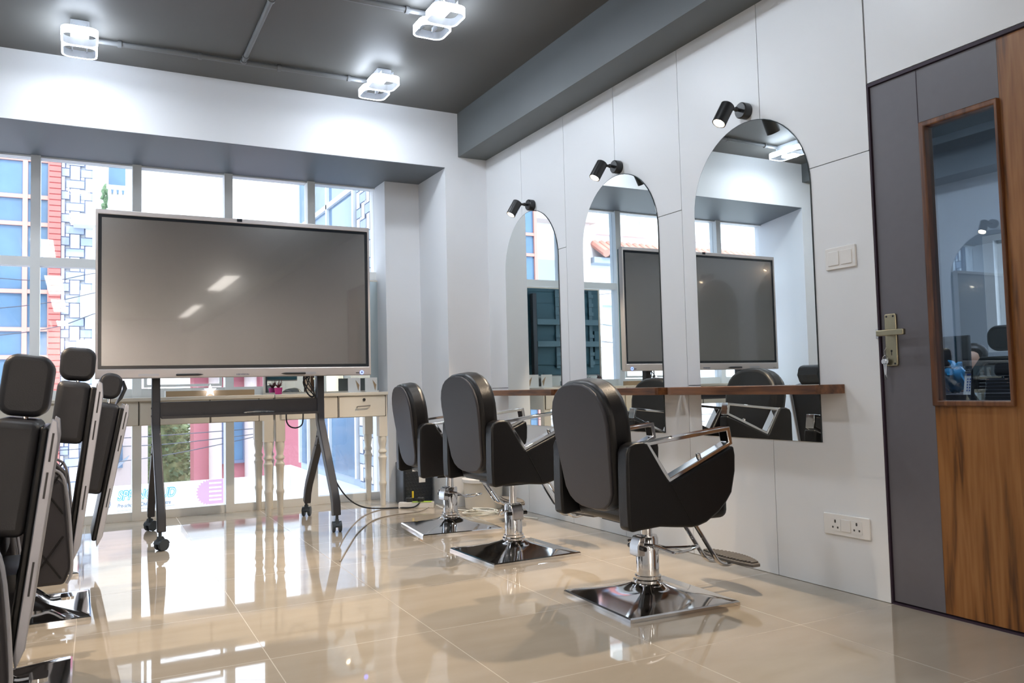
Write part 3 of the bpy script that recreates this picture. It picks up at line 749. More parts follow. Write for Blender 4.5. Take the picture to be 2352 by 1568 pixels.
st = thing('trolley_stand', 'dark grey trolley stand on castors carrying the big screen', 'stand', (.97, 5.75, 0), 0)
PX = (-.526, .536)
for s, px in zip((-1, 1), PX):
    path = [(0, 1.93), (0, .735), (-.012, .70), (-.335, .26), (-.372, .19), (-.385, .106)]
    MB().prism([(u, v) for u, v in ribbon(path, .031)], px-.025, px+.025, 'X').obj('post', M['stand'], st, bevel=.006, seg=2)
    path = [(-.02, .64), (.02, .575), (.33, .25), (.375, .18), (.40, .106)]
    MB().prism([(u, v) for u, v in ribbon(path, .027)], px-.0235, px+.0235, 'X').obj('rear_leg', M['stand'], st, bevel=.005, seg=2)
    b = MB()
    for y_, z_ in ((-.045, .60), (-.07, .565), (.0, .61), (.035, .545)):
        b.cyl((px-.028, y_, z_), (px-.024, y_, z_), .006, 10)
    for z_ in (.84, .79): b.cyl((px-.029, -.01, z_), (px-.024, -.01, z_), .006, 10)
    b.obj('bolt', M['black_metal'], st)
    for yc, rot in ((-.40, .5 if s < 0 else 1.45), (.42, .7 if s < 0 else 1.1)):
        R4 = Matrix.Translation((px+(0 if s > 0 else -.008), yc, 0)) @ Matrix.Rotation(rot, 4, 'Z')
        b = MB(); b.cyl(R4 @ Vector((0, 0, .062)), R4 @ Vector((0, 0, .112)), .010, 12); b.prism([(-.02, .05), (-.012, .085), (.014, .085), (.03, .06), (.034, .035), (.0, .03)], -.011, .011, 'Y', R4)
        b.prism(arc((.010, .035), .036, .2, PI*.95, 8)+arc((.010, .035), .031, PI*.95, .2, 8), -.030, .030, 'Y', R4)
        c = b.obj('castor', M['castor'], st)
        for k in (-1, 1):
            b = MB(); b.lathe([(.010, -.010), (.030, -.010), (.0335, -.006), (.0335, .006), (.030, .010), (.012, .010)], n=24, mat=R4 @ Matrix.Translation((.010, k*.021, .0337)) @ Matrix.Rotation(PI/2, 4, 'X')); b.obj('wheel', M['castor'], c)
cb = MB().box((PX[0]+.022, -.02, .778), (PX[1]-.022, .02, .878)).obj('crossbar', M['stand'], st, bevel=.004, seg=2)
b = MB(); b.box((PX[0]+.03, -.075, .772), (PX[1]-.03, -.018, .780)); b.box((PX[0]+.03, -.079, .772), (PX[1]-.03, -.072, .788)); b.obj('tray', M['stand'], cb)
b = MB()
for z in (1.38, 1.62): b.box((PX[0]+.025, -.005, z-.03), (PX[1]-.025, .035, z+.03))
b.obj('rear_crossbar', M['teal_light'], st)
b = MB()
for x in (-.22, .22):
    b.box((x-.02, -.055, 1.12), (x+.02, -.03, 1.98))
    for z in (1.15, 1.25, 1.45, 1.7, 1.8, 1.9): b.box((x-.03, -.03, z), (x+.03, -.015, z+.04))
b.obj('mounting_rail', M['teal_light'], st)
t = tag(MB().tube([(.105, 0, 0), (.03, 0, .003), (-.05, 0, .003), (-.095, 0, -.001)], [.004, .012, .012, .006], 10).obj('glass_rod', M['clear'], None, loc=(1.075, 5.695, .795)), 'clear plastic pen case lying on the dark trolley tray', 'pen case')

# cables
def cable(name, label, pts, r, mat, n=6, cat='cable'):
    p0 = Vector(pts[0]); return tag(MB().tube([p-p0 for p in spline(pts, n)], r, 8).obj(name, mat, None, loc=p0), label, cat)
cable('power_cable', 'black cable curving from the trolley post to the power strip', [(1.515, 5.80, .72), (1.53, 5.82, .60), (1.60, 5.90, .42), (1.69, 5.98, .24), (1.80, 6.05, .11), (1.93, 6.12, .035), (2.08, 6.165, .007), (2.20, 6.11, .007), (2.30, 6.03, .012), (2.36, 6.03, .05), (2.385, 6.055, .072)], .0055, M['cable_black'])
cable('cable_loop', 'short black cable looping under the trolley crossbar', [(1.272, 5.75, .775), (1.275, 5.75, .72), (1.30, 5.755, .685), (1.345, 5.76, .675), (1.385, 5.765, .70), (1.392, 5.765, .775)], .005, M['cable_black'])
cable('cable_bundle', 'black coiled cable bundle hanging behind the screen bottom', [(1.425, 5.78, 1.06), (1.40, 5.78, 1.02), (1.42, 5.78, .96), (1.47, 5.78, .90), (1.455, 5.785, .885), (1.42, 5.79, .93), (1.435, 5.79, .99), (1.445, 5.79, 1.03), (1.40, 5.78, 1.0), (1.41, 5.78, .95), (1.44, 5.785, .90), (1.47, 5.79, .89), (1.475, 5.79, .93), (1.45, 5.79, .98), (1.42, 5.79, 1.05), (1.43, 5.785, .99), (1.475, 5.78, .91), (1.478, 5.775, .86)], .0045, M['cable_black'])
cable('floor_cable', 'thin grey cable trailing over the floor toward the camera', [(2.40, 5.96, .01), (2.262, 5.838, .004), (2.05, 5.80, .004), (1.86, 5.66, .004), (1.62, 5.25, .004), (1.42, 4.80, .004), (1.255, 4.41, .004)], .0038, M['cable_grey'])
pts = []
for k in range(34):
    a = k*.62; pts.append((2.60+.12*math.cos(a)*(1+.12*math.sin(k)), 5.46+.10*math.sin(a)*(1+.1*math.cos(k*1.7)), .006+.0007*k))
pts = [(2.47, 5.98, .02), (2.50, 5.8, .006)] + pts + [(2.74, 5.25, .008), (2.82, 5.0, .008)]
cable('cable_coil', 'coil of white cable on the floor behind the far chair base', pts, .0048, M['cable_white'], 4)

# ------------------------------------------------------------------ items in the corner by the far chair
ang = math.atan2(5.996-6.122, 2.454-2.213)
t = thing('power_strip', 'white power strip on the floor beside the desk leg', 'power strip', (2.337, 6.062, 0), ang)
MB().box((-.137, -.028, 0), (.137, .028, .046)).obj('body', M['plastic_white'], t, bevel=.004, seg=2)
MB().box((-.03, -.03, .0462), (.12, .03, .0472)).obj('edge_stripe', M['lime'], t)
for dx, w1 in ((-.055, 'left'), (.035, 'right')):
    p = thing('power_plug', 'black plug in the white power strip, %s of the two' % w1, 'plug', (2.337+dx*math.cos(ang), 6.062+dx*math.sin(ang), .0475), ang, 'plugs in the power strip')
    MB().box((-.026, -.018, 0), (.026, .018, .034)).obj('plug_body', M['dark_plastic'], p, bevel=.008, seg=2)
    MB().tube([(0, 0, .034), (.01, .004, .048), (.03, .01, .052)], .005, 8).obj('plug_lead', M['cable_black'], p)
    if dx > 0: continue
    MB().box((.022, -.006, .03), (.036, -.003, .082)).obj('cable_tag', M['yellow'], p, label='yellow paper cable tag')
b = MB(); b.prism(rrect(.25, .22, .03, 5), 0, .33, 'Z')
t = thing('waste_basket', 'black dimpled waste basket with paper labels beside the desk leg', 'bin', (2.437, 6.37, 0))
b.obj('body', M['waffle'], t, bevel=.006, seg=2)
b = MB()
for i in range(9):
    for j in range(11): b.ball((-.10+i*.025+(.0125 if j % 2 else 0)-.006, -.110, .04+j*.026), .0085, 1, (1, .35, 1))
b.obj('dimples', M['waffle'], t)
MB().box((-.055, -.1135, .262), (-.015, -.1125, .290)).obj('price_sticker', M['paper'], t)
lb = MB().box((.0, -.1138, .17), (.055, -.1128, .30)).obj('paper_label', M['paper'], t)
MB().box((.003, -.1145, .272), (.052, -.1139, .297)).obj('label_header', M['orange'], lb)
t = thing('plastic_tub', 'white round plastic tub in the corner behind the far chair', 'tub', (2.765, 5.745, 0))
MB().lathe([(.135, 0), (.140, .005), (.152, .20), (.158, .203), (.160, .222), (.152, .225), (.145, .19), (.128, .02)], n=40).obj('body', M['cream'], t)
MB().lathe([(.158, .200), (.1635, .204), (.1635, .226), (.154, .2285)], n=40).obj('rim', M['plastic_white'], t)

# ------------------------------------------------------------------ console desks with turned legs
LEG = [(.020, 0), (.021, .02), (.023, .10), (.026, .155), (.031, .17), (.031, .185), (.025, .195), (.028, .30), (.031, .36), (.035, .372), (.035, .386), (.027, .397), (.026, .415), (.034, .425), (.034, .437), (.027, .447), (.025, .458), (.030, .49), (.035, .515), (.034, .548), (.031, .556)]
def console(label, x0, x1, fronts, y0=6.33, y1=6.775, knob=None):
    t = thing('console_desk', label, 'desk', ((x0+x1)/2, (y0+y1)/2, 0), 0, 'cream console desks under the window')
    cx, cy = (x0+x1)/2, (y0+y1)/2
    MB().box((x0-cx-.005, y0-cy-.015, .883), (x1-cx+.005, y1-cy, .909)).obj('desktop', M['cream'], t, bevel=.004, seg=2)
    MB().box((x0-cx, y0-cy+.006, .712), (x1-cx, y1-cy-.01, .8825)).obj('apron', M['cream'], t, smooth=False)
    for a, c, kind in fronts:
        d = MB().box((a-cx+.003, y0-cy-.004, .716), (c-cx-.003, y0-cy+.0055, .872)).obj('drawer_front', M['cream'], t, bevel=.002, seg=2)
        MB().box((c-cx-.0028, y0-cy, .713), (c-cx+.0028, y0-cy+.0058, .882)).obj('drawer_gap', M['cream_gap'], d)
        if kind:
            m_ = (a+c)/2-cx
            b = MB(); b.cyl((m_+.012, y0-cy-.004, .850), (m_+.012, y0-cy-.010, .850), .0115, 16); b.obj('lock', M['black_metal'], d)
            b = MB(); b.tube([(m_-.045, y0-cy-.004, .793), (m_-.045, y0-cy-.026, .797), (m_+.055, y0-cy-.026, .802), (m_+.055, y0-cy-.004, .802)], .0048, 10); b.obj('drawer_handle', M['handle'], d)
    for xx in (x0+.035, x1-.035):
        for yy in (y0+.035, y1-.04):
            b = MB(); b.lathe([(r, z) for r, z in LEG], (xx-cx, yy-cy, 0), 24); b.box((xx-cx-.034, yy-cy-.034, .553), (xx-cx+.034, yy-cy+.034, .7125)); b.obj('leg', M['cream'], t)
    return t
console('cream console desk with lockable drawer at the right, under the window', 1.323, 2.205, ((1.36, 1.80, 0), (1.808, 2.19, 1)))
console('long cream console desk behind the screen, carrying the cardboard box', -.60, 1.305, ((-.56, .378, 0), (.384, .853, 0), (.859, 1.20, 0)))
t = thing('dressing_mirror', 'large tinted mirror standing on the right console desk behind the screen', 'mirror', (1.80, 6.735, .909))
MB().box((-.475, -.004, .012), (.475, .008, .945)).obj('mirror_glass', M['mirror_teal'], t, smooth=False)
b = MB(); b.prism([(-.49, 0), (.49, 0), (.49, .955), (-.49, .955)], -.010, .016, 'Y', hole=[(-.474, .014), (.474, .014), (.474, .943), (-.474, .943)]); b.obj('mirror_frame', M['cream'], t)
t = thing('cardboard_box', 'long flat cardboard box lying on the left console desk', 'box', (.879, 6.50, .909))
MB().box((-.312, -.04, 0), (.312, .04, .042)).obj('box_body', M['cardboard'], t, smooth=False)
MB().box((-.316, -.041, .0), (-.3122, .041, .043)).box((-.312, -.041, .0421), (.312, .041, .0445)).obj('box_lid', M['paper'], t, smooth=False)
st_ = []
for k in range(10):
    a = PI/2+k*PI/5; r = .045 if k % 2 == 0 else .019; st_.append((r*math.cos(a), r*math.sin(a)))
tag(MB().prism(st_, -.006, .006, 'Y').obj('star_light', M['star'], None, loc=(.868, 6.435, .95)), 'small glowing white star lamp standing before the cardboard box', 'lamp')
t = thing('potted_plant', 'tiny dark red plant in a pink pot on the desk', 'plant', (1.405, 6.62, .909))
MB().lathe([(.022, 0), (.026, .002), (.031, .05), (.033, .052), (.028, .05)], n=20).obj('pot', M['pink'], t)
b = MB()
for k in range(14):
    a = k*2.4; b.tube([(0, 0, .045), (.012*math.cos(a), .012*math.sin(a), .065), (.032*math.cos(a), .032*math.sin(a), .075+.02*(k % 3))], [.003, .004, .001], 6)
b.obj('leaves', M['maroon'], t)
for xx, w1 in ((2.015, 'left'), (2.16, 'right')):
    t = thing('display_card', 'white folded display card on the desk by the window, %s one' % w1, 'card', (xx, 6.60, .909), .12, 'display cards on the desk')
    MB().box((-.055, -.004, 0), (.055, .0, .12)).box((-.055, -.03, 0), (.055, 0, .004)).obj('card', M['paper'], t, smooth=False)
    MB().prism([(.012, .10), (.045, .06), (.035, .012)], -.007, -.0045, 'Y').obj('brown_flap', M['cardboard'], t)

# ------------------------------------------------------------------ room beyond the door
OX = 7.0
b = MB(); b.prism([(.2, 0), (6.2, 0), (6.2, ZC), (.2, ZC)], OX, OX+.1, 'X', hole=[(3.45, 1.12), (4.36, 1.12), (4.36, 2.14), (3.45, 2.14)]); b.box((XW+.13, 6.1, 0), (OX, 6.2, ZC)); b.box((XW+.13, .1, 0), (OX, .2, ZC)); struct('wall_office', b, M['office_wall'])
w2 = struct('window_2', MB().prism([(3.45, 1.12), (4.36, 1.12), (4.36, 2.14), (3.45, 2.14)], OX+.005, OX+.12, 'X', hole=[(3.49, 1.16), (4.27, 1.16), (4.27, 2.09), (3.49, 2.09)]), M['alu'])
MB().prism([(3.49, 1.16), (4.27, 1.16), (4.27, 2.09), (3.49, 2.09)], OX+.07, OX+.1, 'X', hole=[(3.53, 1.2), (4.21, 1.2), (4.21, 2.05), (3.53, 2.05)]).obj('sash', M['alu'], w2)
MB().box((OX+.082, 3.525, 1.195), (OX+.088, 4.215, 2.055)).obj('window_pane', M['pane'], w2)
struct('floor_office', MB().box((XW+.25, .1, -.1), (OX+.1, 6.2, 0)), M['office_dark'])
struct('ceiling_office', MB().box((XW+.25, .1, ZC), (OX+.1, 6.2, ZC+.1)), M['ceil'])
t = thing('office_desk', 'dark office desk seen through the door glass', 'desk', (5.27, 3.2, 0))
MB().box((-.42, -.75, .775), (.45, .9, .805)).obj('desktop', M['office_dark'], t)
for xx, yy in ((-.38, -.7), (-.38, .85), (.41, -.7), (.41, .85)): MB().box((xx-.025, yy-.025, 0), (xx+.025, yy+.025, .775)).obj('leg', M['office_dark'], t)
t = thing('computer_monitor', 'black computer monitor on the office desk behind the door glass', 'monitor', (5.20, 3.62, .805))
MB().box((-.012, -.26, .09), (.012, .28, .385)).obj('monitor_panel', M['dark_plastic'], t, bevel=.004, seg=2)
MB().box((-.014, -.25, .10), (-.0121, .27, .375)).obj('display', M['bezel_black'], t)
b = MB(); b.box((.012, -.03, .05), (.03, .03, .2)); b.prism(rrect(.16, .22, .03, 4), 0, .008, 'Z'); b.box((-.01, -.03, 0), (.02, .03, .1)); b.obj('monitor_stand', M['dark_plastic'], t)
t = thing('desk_calendar', 'white spiral desk calendar on the office desk', 'calendar', (4.92, 3.16, .805))
T4 = Matrix.Rotation(.22, 4, 'Y')
MB().box((-.003, -.06, 0), (.0, .06, .148), Matrix.Translation((-.028, 0, 0)) @ T4).box((0, -.06, 0), (.003, .06, .148), Matrix.Translation((.028, 0, 0)) @ Matrix.Rotation(-.22, 4, 'Y')).obj('pages', M['paper'], t)
b = MB(); b.box((-.0042, -.048, .122), (-.003, .048, .132), Matrix.Translation((-.028, 0, 0)) @ T4)
for j in range(5):
    for k in range(6): b.box((-.0042, -.046+k*.016, .022+j*.018), (-.003, -.038+k*.016, .030+j*.018), Matrix.Translation((-.028, 0, 0)) @ T4)
b.obj('print', M['blue_ink'], t)
b = MB()
for k in range(9): b.tube([(.008*math.cos(a*PI/5), -.05+k*.0125, .150+.008*math.sin(a*PI/5)) for a in range(10)], .0012, 5, closed=True)
b.obj('spiral', M['dark_plastic'], t)
b = MB(); b.ball((0, 0, .085), .1, 3, (.55, .85, .85), .14); b.tube([(0, .0, .15), (0, .02, .19), (0, .045, .205)], [.03, .018, .004], 8); b.tube([(0, -.02, .15), (0, -.035, .185), (0, -.05, .19)], [.03, .016, .004], 8)
tag(b.obj('plastic_bag', M['blue_bag'], None, loc=(4.97, 3.32, .818)), 'crumpled blue plastic bag on the office desk', 'bag')
def office_chair(label, x, y, rz, hz):
    t = thing('office_chair', label, 'chair', (x, y, 0), rz, 'office chairs behind the door glass')
    b = MB()
    for k in range(5):
        a = k*2*PI/5; b.tube([(0, 0, .10), (.28*math.cos(a), .28*math.sin(a), .07)], [.025, .016], 8); b.ball((.28*math.cos(a), .28*math.sin(a), .032), .03, 2)
    b.obj('star_base', M['dark_plastic'], t)
    MB().cyl((0, 0, .09), (0, 0, .44), .025, 14).obj('gas_lift', M['chrome'], t)
    MB().prism(rrect(.48, .48, .1, 6), .43, .50, 'Z').obj('seat', M['mesh_fabric'], t, bevel=.02)
    out = [(-.20, .52), (.20, .52), (.235, .75), (.22, .95), (.17, 1.02)] + [(-.17, 1.02), (-.22, .95), (-.235, .75)]
    inn = [(-.175, .55), (.175, .55), (.205, .75), (.19, .93), (.15, .985)] + [(-.15, .985), (-.19, .93), (-.205, .75)]
    T = Matrix.Translation((-.21, 0, 0)); fr = MB().prism(out, -.02, .02, 'X', T, hole=inn).obj('backrest_frame', M['dark_plastic'], t, bevel=.006, seg=2)
    b = MB()
    for k in range(24): z = .555+k*.0182; w = .17+.03*math.sin(min(1, (z-.55)/.3)*PI/2)*(1 if z < .9 else .6); b.box((-.002, -w, z), (.002, w, z+.0165), T)
    b.obj('backrest_mesh', M['mesh_fabric'], fr)
    if hz:
        b = MB(); b.box((-.225, -.02, .98), (-.205, .02, hz)); b.obj('headrest_bracket', M['chrome'], t)
        MB().prism(rrect(.27, .135, .055, 8, (0, hz+.035)), -.23, -.17, 'X').obj('headrest', M['black_leather'], t, bevel=.02)
    for s in (1, -1):
        b = MB(); b.tube([(0, s*.25, .45), (0, s*.28, .55), (0, s*.28, .68)], .014, 8); b.box((-.12, s*.28-.03, .68), (.12, s*.28+.03, .70)); b.obj('armrest', M['dark_plastic'], t)
    return t
office_chair('black mesh office chair with headrest, at the right edge of the door glass', 4.50, 2.56, .15, 1.08)
office_chair('black office chair half hidden by the left edge of the door glass', 3.72, 2.74, .25, 0)

# person at the monitor
def person():
    t = thing('person', 'person in dark shirt with short dark hair seated behind the monitor', 'person', (5.98, 3.80, 0))
    bm = bmesh.new()
    J = {'pel': (0, 0, .50), 'wst': (-.02, 0, .62), 'chs': (-.05, 0, .78), 'nkb': (-.06, 0, .90), 'nkt': (-.075, 0, .955), 'hd': (-.085, 0, 1.03), 'crn': (-.075, 0, 1.125),
         'shL': (-.05, .17, .865), 'elL': (-.15, .23, .70), 'wrL': (-.36, .12, .84), 'haL': (-.43, .10, .835), 'shR': (-.05, -.17, .865), 'elR': (-.15, -.23, .70), 'wrR': (-.36, -.13, .84), 'haR': (-.43, -.11, .835),
         'knL': (-.38, .10, .50), 'anL': (-.36, .10, .10), 'ftL': (-.48, .10, .05), 'knR': (-.38, -.10, .50), 'anR': (-.36, -.10, .10), 'ftR': (-.48, -.10, .05)}
    R = {'pel': .14, 'wst': .125, 'chs': .145, 'nkb': .06, 'nkt': .052, 'hd': .082, 'crn': .062, 'shL': .06, 'elL': .042, 'wrL': .028, 'haL': .028, 'shR': .06, 'elR': .042, 'wrR': .028, 'haR': .028, 'knL': .06, 'anL': .04, 'ftL': .035, 'knR': .06, 'anR': .04, 'ftR': .035}
    names = list(J); vs = {k: bm.verts.new(J[k]) for k in names}
    E_ = [('pel', 'wst'), ('wst', 'chs'), ('chs', 'nkb'), ('nkb', 'nkt'), ('nkt', 'hd'), ('hd', 'crn'), ('chs', 'shL'), ('shL', 'elL'), ('elL', 'wrL'), ('wrL', 'haL'), ('chs', 'shR'), ('shR', 'elR'), ('elR', 'wrR'), ('wrR', 'haR'), ('pel', 'knL'), ('knL', 'anL'), ('anL', 'ftL'), ('pel', 'knR'), ('knR', 'anR'), ('anR', 'ftR')]
    fing = []
    for s, h in (('L', 1), ('R', -1)):
        hx, hy, hz = J['ha'+s]
        for k in range(4):
            a = (hx-.045, hy+(k-1.5)*.018, hz+.004); c = (hx-.075+abs(k-1.5)*.006, hy+(k-1.5)*.02, hz-.014)
            fing += [('ha'+s, a, c)]
        fing += [('ha'+s, (hx-.01, hy-.035*h, hz-.004), (hx-.04, hy-.045*h, hz-.012))]
    for a, c in E_: bm.edges.new((vs[a], vs[c]))
    extra = []
    for root, a, c in fing:
        va, vc = bm.verts.new(a), bm.verts.new(c); bm.edges.new((vs[root], va)); bm.edges.new((va, vc)); extra += [va, vc]
    bm.verts.index_update(); rad = {vs[k].index: R[k] for k in names}
    for v in extra: rad[v.index] = .0095
    me = bpy.data.meshes.new('body'); bm.to_mesh(me); bm.free()
    o = bpy.data.objects.new('body', me); COL.objects.link(o)
    sk = o.modifiers.new('skin', 'SKIN'); sk.use_smooth_shade = True
    for i, v in enumerate(me.skin_vertices[0].data): v.radius = (rad[i], rad[i]); v.use_root = (i == 0)
    o.modifiers.new('sub', 'SUBSURF').levels = 2
    dg = bpy.context.evaluated_depsgraph_get(); dg.update()
    m2 = bpy.data.meshes.new_from_object(o.evaluated_get(dg)); bpy.data.objects.remove(o)
    bm = bmesh.new(); bm.from_mesh(m2)
    for v in bm.verts:          # brow, nose and chin
        x, y, z = v.co
        if z > .96 and x < -.10:
            v.co.x -= .020*math.exp(-((y/.016)**2+((z-1.035)/.022)**2)) + .008*math.exp(-((y/.03)**2+((z-.985)/.018)**2))
            for s in (-1, 1): v.co.x += .007*math.exp(-(((y-s*.03)/.014)**2+((z-1.06)/.012)**2))
    # eyes, mouth, ears joined into the same body mesh
    bm.to_mesh(m2); bm.free()
    b = MB(); b.bm.from_mesh(m2)
    for s in (-1, 1): b.ball((-.078, s*.083, 1.04), .022, 2, (.6, .35, 1))
    b.mi = 1
    for s in (-1, 1): b.ball((-.157, s*.030, 1.055), .010, 2, (.5, 1, .55))
    b.mi = 2; b.ball((-.160, 0, .993), .018, 2, (.3, 1, .22))
    bo = b.obj('body', [M['skin'], M['hair'], M['maroon']], t)
    b = MB(); b.ball((-.062, 0, 1.085), .1, 3, (1.02, .95, .82))
    for v in b.bm.verts:
        if v.co.x < -.095: v.co.x = -.095 + (v.co.x+.095)*max(0, min(1, (v.co.z-1.09)/.045))
        if v.co.z < 1.05: v.co.x = max(v.co.x, -.095+(1.05-v.co.z)*1.2)
    b.obj('hair', M['hair'], t)
    b = MB(); b.lathe([(.085, .895), (.16, .87), (.185, .82), (.175, .70), (.17, .55), (.18, .47)], (-.04, 0, 0), 24)
    for v in b.bm.verts: v.co.x = -.04 + (v.co.x+.04)*.88
    for s in (-1, 1): b.tube([(-.05, s*.15, .862), (-.09, s*.205, .80), (-.15, s*.232, .695), (-.24, s*.19, .755)], [.072, .066, .058, .046], 12)
    b.obj('shirt', M['shirt'], t)
person()
office_chair('black office chair the person sits on', 6.02, 3.80, PI, 0)
ld = bpy.data.lights.new('office_fill', 'AREA'); ld.energy = 42; ld.size = .6; ld.color = (.85, .92, 1); lo = bpy.data.objects.new('office_fill_light', ld); COL.objects.link(lo)  # unseen lamp added to brighten the office behind the glass
t = thing('office_fill_lamp', 'added unseen fill lamp for the room behind the door', 'lamp', (4.9, 2.6, ZC)); MB().box((-.3, -.3, -.04), (.3, .3, 0)).obj('housing', M['lamp_body'], t)
lo.parent = t; lo.location = (0, 0, -.06)

# ------------------------------------------------------------------ street outside
struct('ground_street', MB().box((-30, YG+.3, -3.8), (30, 60, -3.6)), M['street'])
# facade of the office building across the street
YF = 12.0
t = thing('glass_building', 'street building with blue glass, salmon frames, red brick and woven stone tiles', 'building', (-.6, YF, -3.6))
def L(x, y, z): return (x+.6, y-YF, z+3.6)
MB().box(L(-.98, YF, -3.6), L(.18, YF+3, 9)).obj('wall', M['ext_white'], t)
b = MB(); b.box(L(-.98, YF-.03, -3.6), L(-.335, YF+.02, 8.5)); b.obj('window_glass', M['blue_glass'], t)
b = MB()
for x in (-.96, -.60): b.box(L(x-.028, YF-.07, -3.6), L(x+.028, YF-.025, 8.5))
b.box(L(-.35, YF-.07, -3.6), L(-.33, YF-.025, 8.5))
z = -3.3; k = 0
while z < 8:
    b.box(L(-.98, YF-.065, z), L(-.335, YF-.025, z+.05)); z += (.48, .86, .35)[k % 3]; k += 1
b.obj('window_frame', M['salmon'], t)
b = MB(); b.mi = 1; b.box(L(-.333, YF-.12, -3.6), L(-.205, YF, 8.5)); b.mi = 0
z = -3.6
while z < 8: b.box(L(-.335, YF-.126, z+.006), L(-.203, YF-.1, z+.066)); z += .0735
b.obj('brick_pier', [M['brick'], M['brick_line']], t, smooth=False)
def weave(b, P, w, z0, z1, sc=1.):
    # P(u, v, d): u along the wall, v up, d out; interlocked long and short tiles
    def br(u0, u1, v0, v1, mi):
        u0, u1 = max(0, u0), min(w, u1)
        if u1-u0 < .01: return
        b.mi = 2; b.box(P(u0, v0, 0), P(u1, v1, .012)); b.mi = mi; g_ = .007*sc; b.box(P(u0+g_, v0+g_, .0), P(u1-g_, v1-g_, .02))
    per = .30*sc; v = z0; k = 0
    while v < z1:
        for c in range(int(w/(.172*sc))+2):
            u = (.103+.172*c)*sc - .172*sc; o = per/2 if c % 2 else 0
            br(u, u+.117*sc, v+o, v+o+.192*sc, 0)
            br(u-.052*sc, u+.169*sc, v+o-.110*sc, v+o, 1)
            br(u+.119*sc, u+.170*sc, v+o+.0, v+o+.048*sc, 0)
        v += per
b = MB(); weave(b, lambda u, v, d: L(-.203+u, YF-.02-d, v), .37, -3.6, 8.5)
b.obj('stone_tiles', [M['tile_white'], M['tile_blue'], M['tile_line']], t, smooth=False)
b = MB(); b.box(L(.16, YF-.10, -3.6), L(.24, YF-.02, 8.5)); b.box(L(-.06, YF-.35, 3.12), L(.2, YF-.05, 3.25)); b.box(L(.02, YF-.3, 1.95), L(.2, YF-.05, 2.28)); b.box(L(-.02, YF-.3, 1.45), L(.2, YF-.05, 1.65))
b.obj('service_boxes', M['ext_white'], t)
# white house to the left, seen in the mirrors
t = thing('white_house', 'white house with red tiled roof edge and shuttered windows seen in the mirrors', 'building', (-5.5, 12.4, -3.6))
def L2(x, y, z): return (x+5.5, y-12.4, z+3.6)
MB().box(L2(-11, 12.4, -3.6), L2(-1.0, 16, 9)).obj('wall', M['ext_white'], t)
for x in (-2.72, -3.32, -4.6, -5.3, -6.6, -7.4, -8.9):
    for z in (-.9, 1.75, 3.80, 5.6):
        hh = .62 if z < 3 else .36
        f = MB().prism([(x+5.5-.22, z+3.6-.05), (x+5.5+.22, z+3.6-.05), (x+5.5+.22, z+3.65+hh), (x+5.5-.22, z+3.65+hh)], -.06, .02, 'Y', hole=[(x+5.5-.17, z+3.6), (x+5.5+.17, z+3.6), (x+5.5+.17, z+3.6+hh), (x+5.5-.17, z+3.6+hh)]).obj('window_frame', M['ext_frame_white'], t)
        MB().box((x+5.5-.17, -.02, z+3.6), (x+5.5+.17, .0, z+3.6+hh)).obj('window_glass', M['house_glass'], f)
        MB().box((x+5.5-.28, -.14, z+3.46), (x+5.5+.28, .0, z+3.53)).obj('window_ledge', M['ext_white'], f)
b = MB()
for k in range(57): b.tube([(-5.35+k*.15, -.40, 6.86), (-5.35+k*.15, 0, 7.10)], .075, 8)
b.obj('roof_tiles', M['roof_tile'], t)
MB().box((-5.4, -.3, 6.70), (3.25, 0, 6.80)).obj('cornice', M['awning'], t)
MB().box((3.3, -.25, -0), (3.62, 0, 7.9)).box((3.2, -.35, 7.4), (4.45, 0, 7.55)).box((3.25, -.3, 7.55), (4.45, 0, 7.62)).obj('corner_pier', M['ext_pink'], t)
MB().box((3.62, -.03, 5.8), (4.44, 0, 6.75)).obj('grey_wall', M['awning'], t)
# balcony building far behind
t = thing('balcony_building', 'pale building with balcony railing and hanging green plant, far behind', 'building', (.6, 17, -3.6))
def L3(x, y, z): return (x-.6, y-17, z+3.6)
MB().box(L3(.0, 17, -3.6), L3(.98, 20, 6.2)).obj('wall', M['ext_cream'], t)
MB().box(L3(.50, 16.96, 4.75), L3(.78, 17.02, 5.6)).obj('window', M['blue_glass'], t)
MB().box(L3(.45, 16.6, 4.28), L3(.98, 17, 4.38)).box(L3(.45, 16.6, 4.75), L3(.92, 16.68, 4.82)).obj('balcony', M['ext_white'], t)
for k in range(5): MB().lathe([(.02, 0), (.035, .08), (.02, .2), (.03, .3), (.02, .38)], L3(.5+k*.09, 16.64, 4.38), 10).obj('baluster', M['ext_white'], t)
b = MB()
for k in range(40): b.ball(L3(.44+random.uniform(-.05, .05), 16.8, 4.3+random.uniform(0, .55)), .04, 1, (1, 1, 1.3), .3)
b.obj('hanging_plant', M['leaf_dark'], t)
# red building, tree, awning and stair house below
t = thing('red_house', 'red painted house with dark window across the street', 'house', (2.4, 14, -3.6))
def L4(x, y, z): return (x-2.4, y-14, z+3.6)
MB().box(L4(1.64, 14, -3.6), L4(5.5, 14.5, 1.25)).obj('wall', M['red_wall'], t)
MB().box(L4(2.08, 13.94, -.15), L4(2.38, 14.02, .75)).obj('window', M['blue_glass'], t)
b = MB(); b.prism([(2.04-2.4, -.2+3.6), (2.42-2.4, -.2+3.6), (2.42-2.4, .8+3.6), (2.04-2.4, .8+3.6)], -.08, -.02, 'Y', hole=[(2.08-2.4, -.15+3.6), (2.38-2.4, -.15+3.6), (2.38-2.4, .75+3.6), (2.08-2.4, .75+3.6)]); b.obj('window_frame', M['tile_line'], t)
b = MB()
for x in (1.95, 2.5): b.lathe([(.10, 0), (.10, 4.85)], L4(x, 13.9, -3.6), 14)
b.obj('column', M['ext_pink'], t)
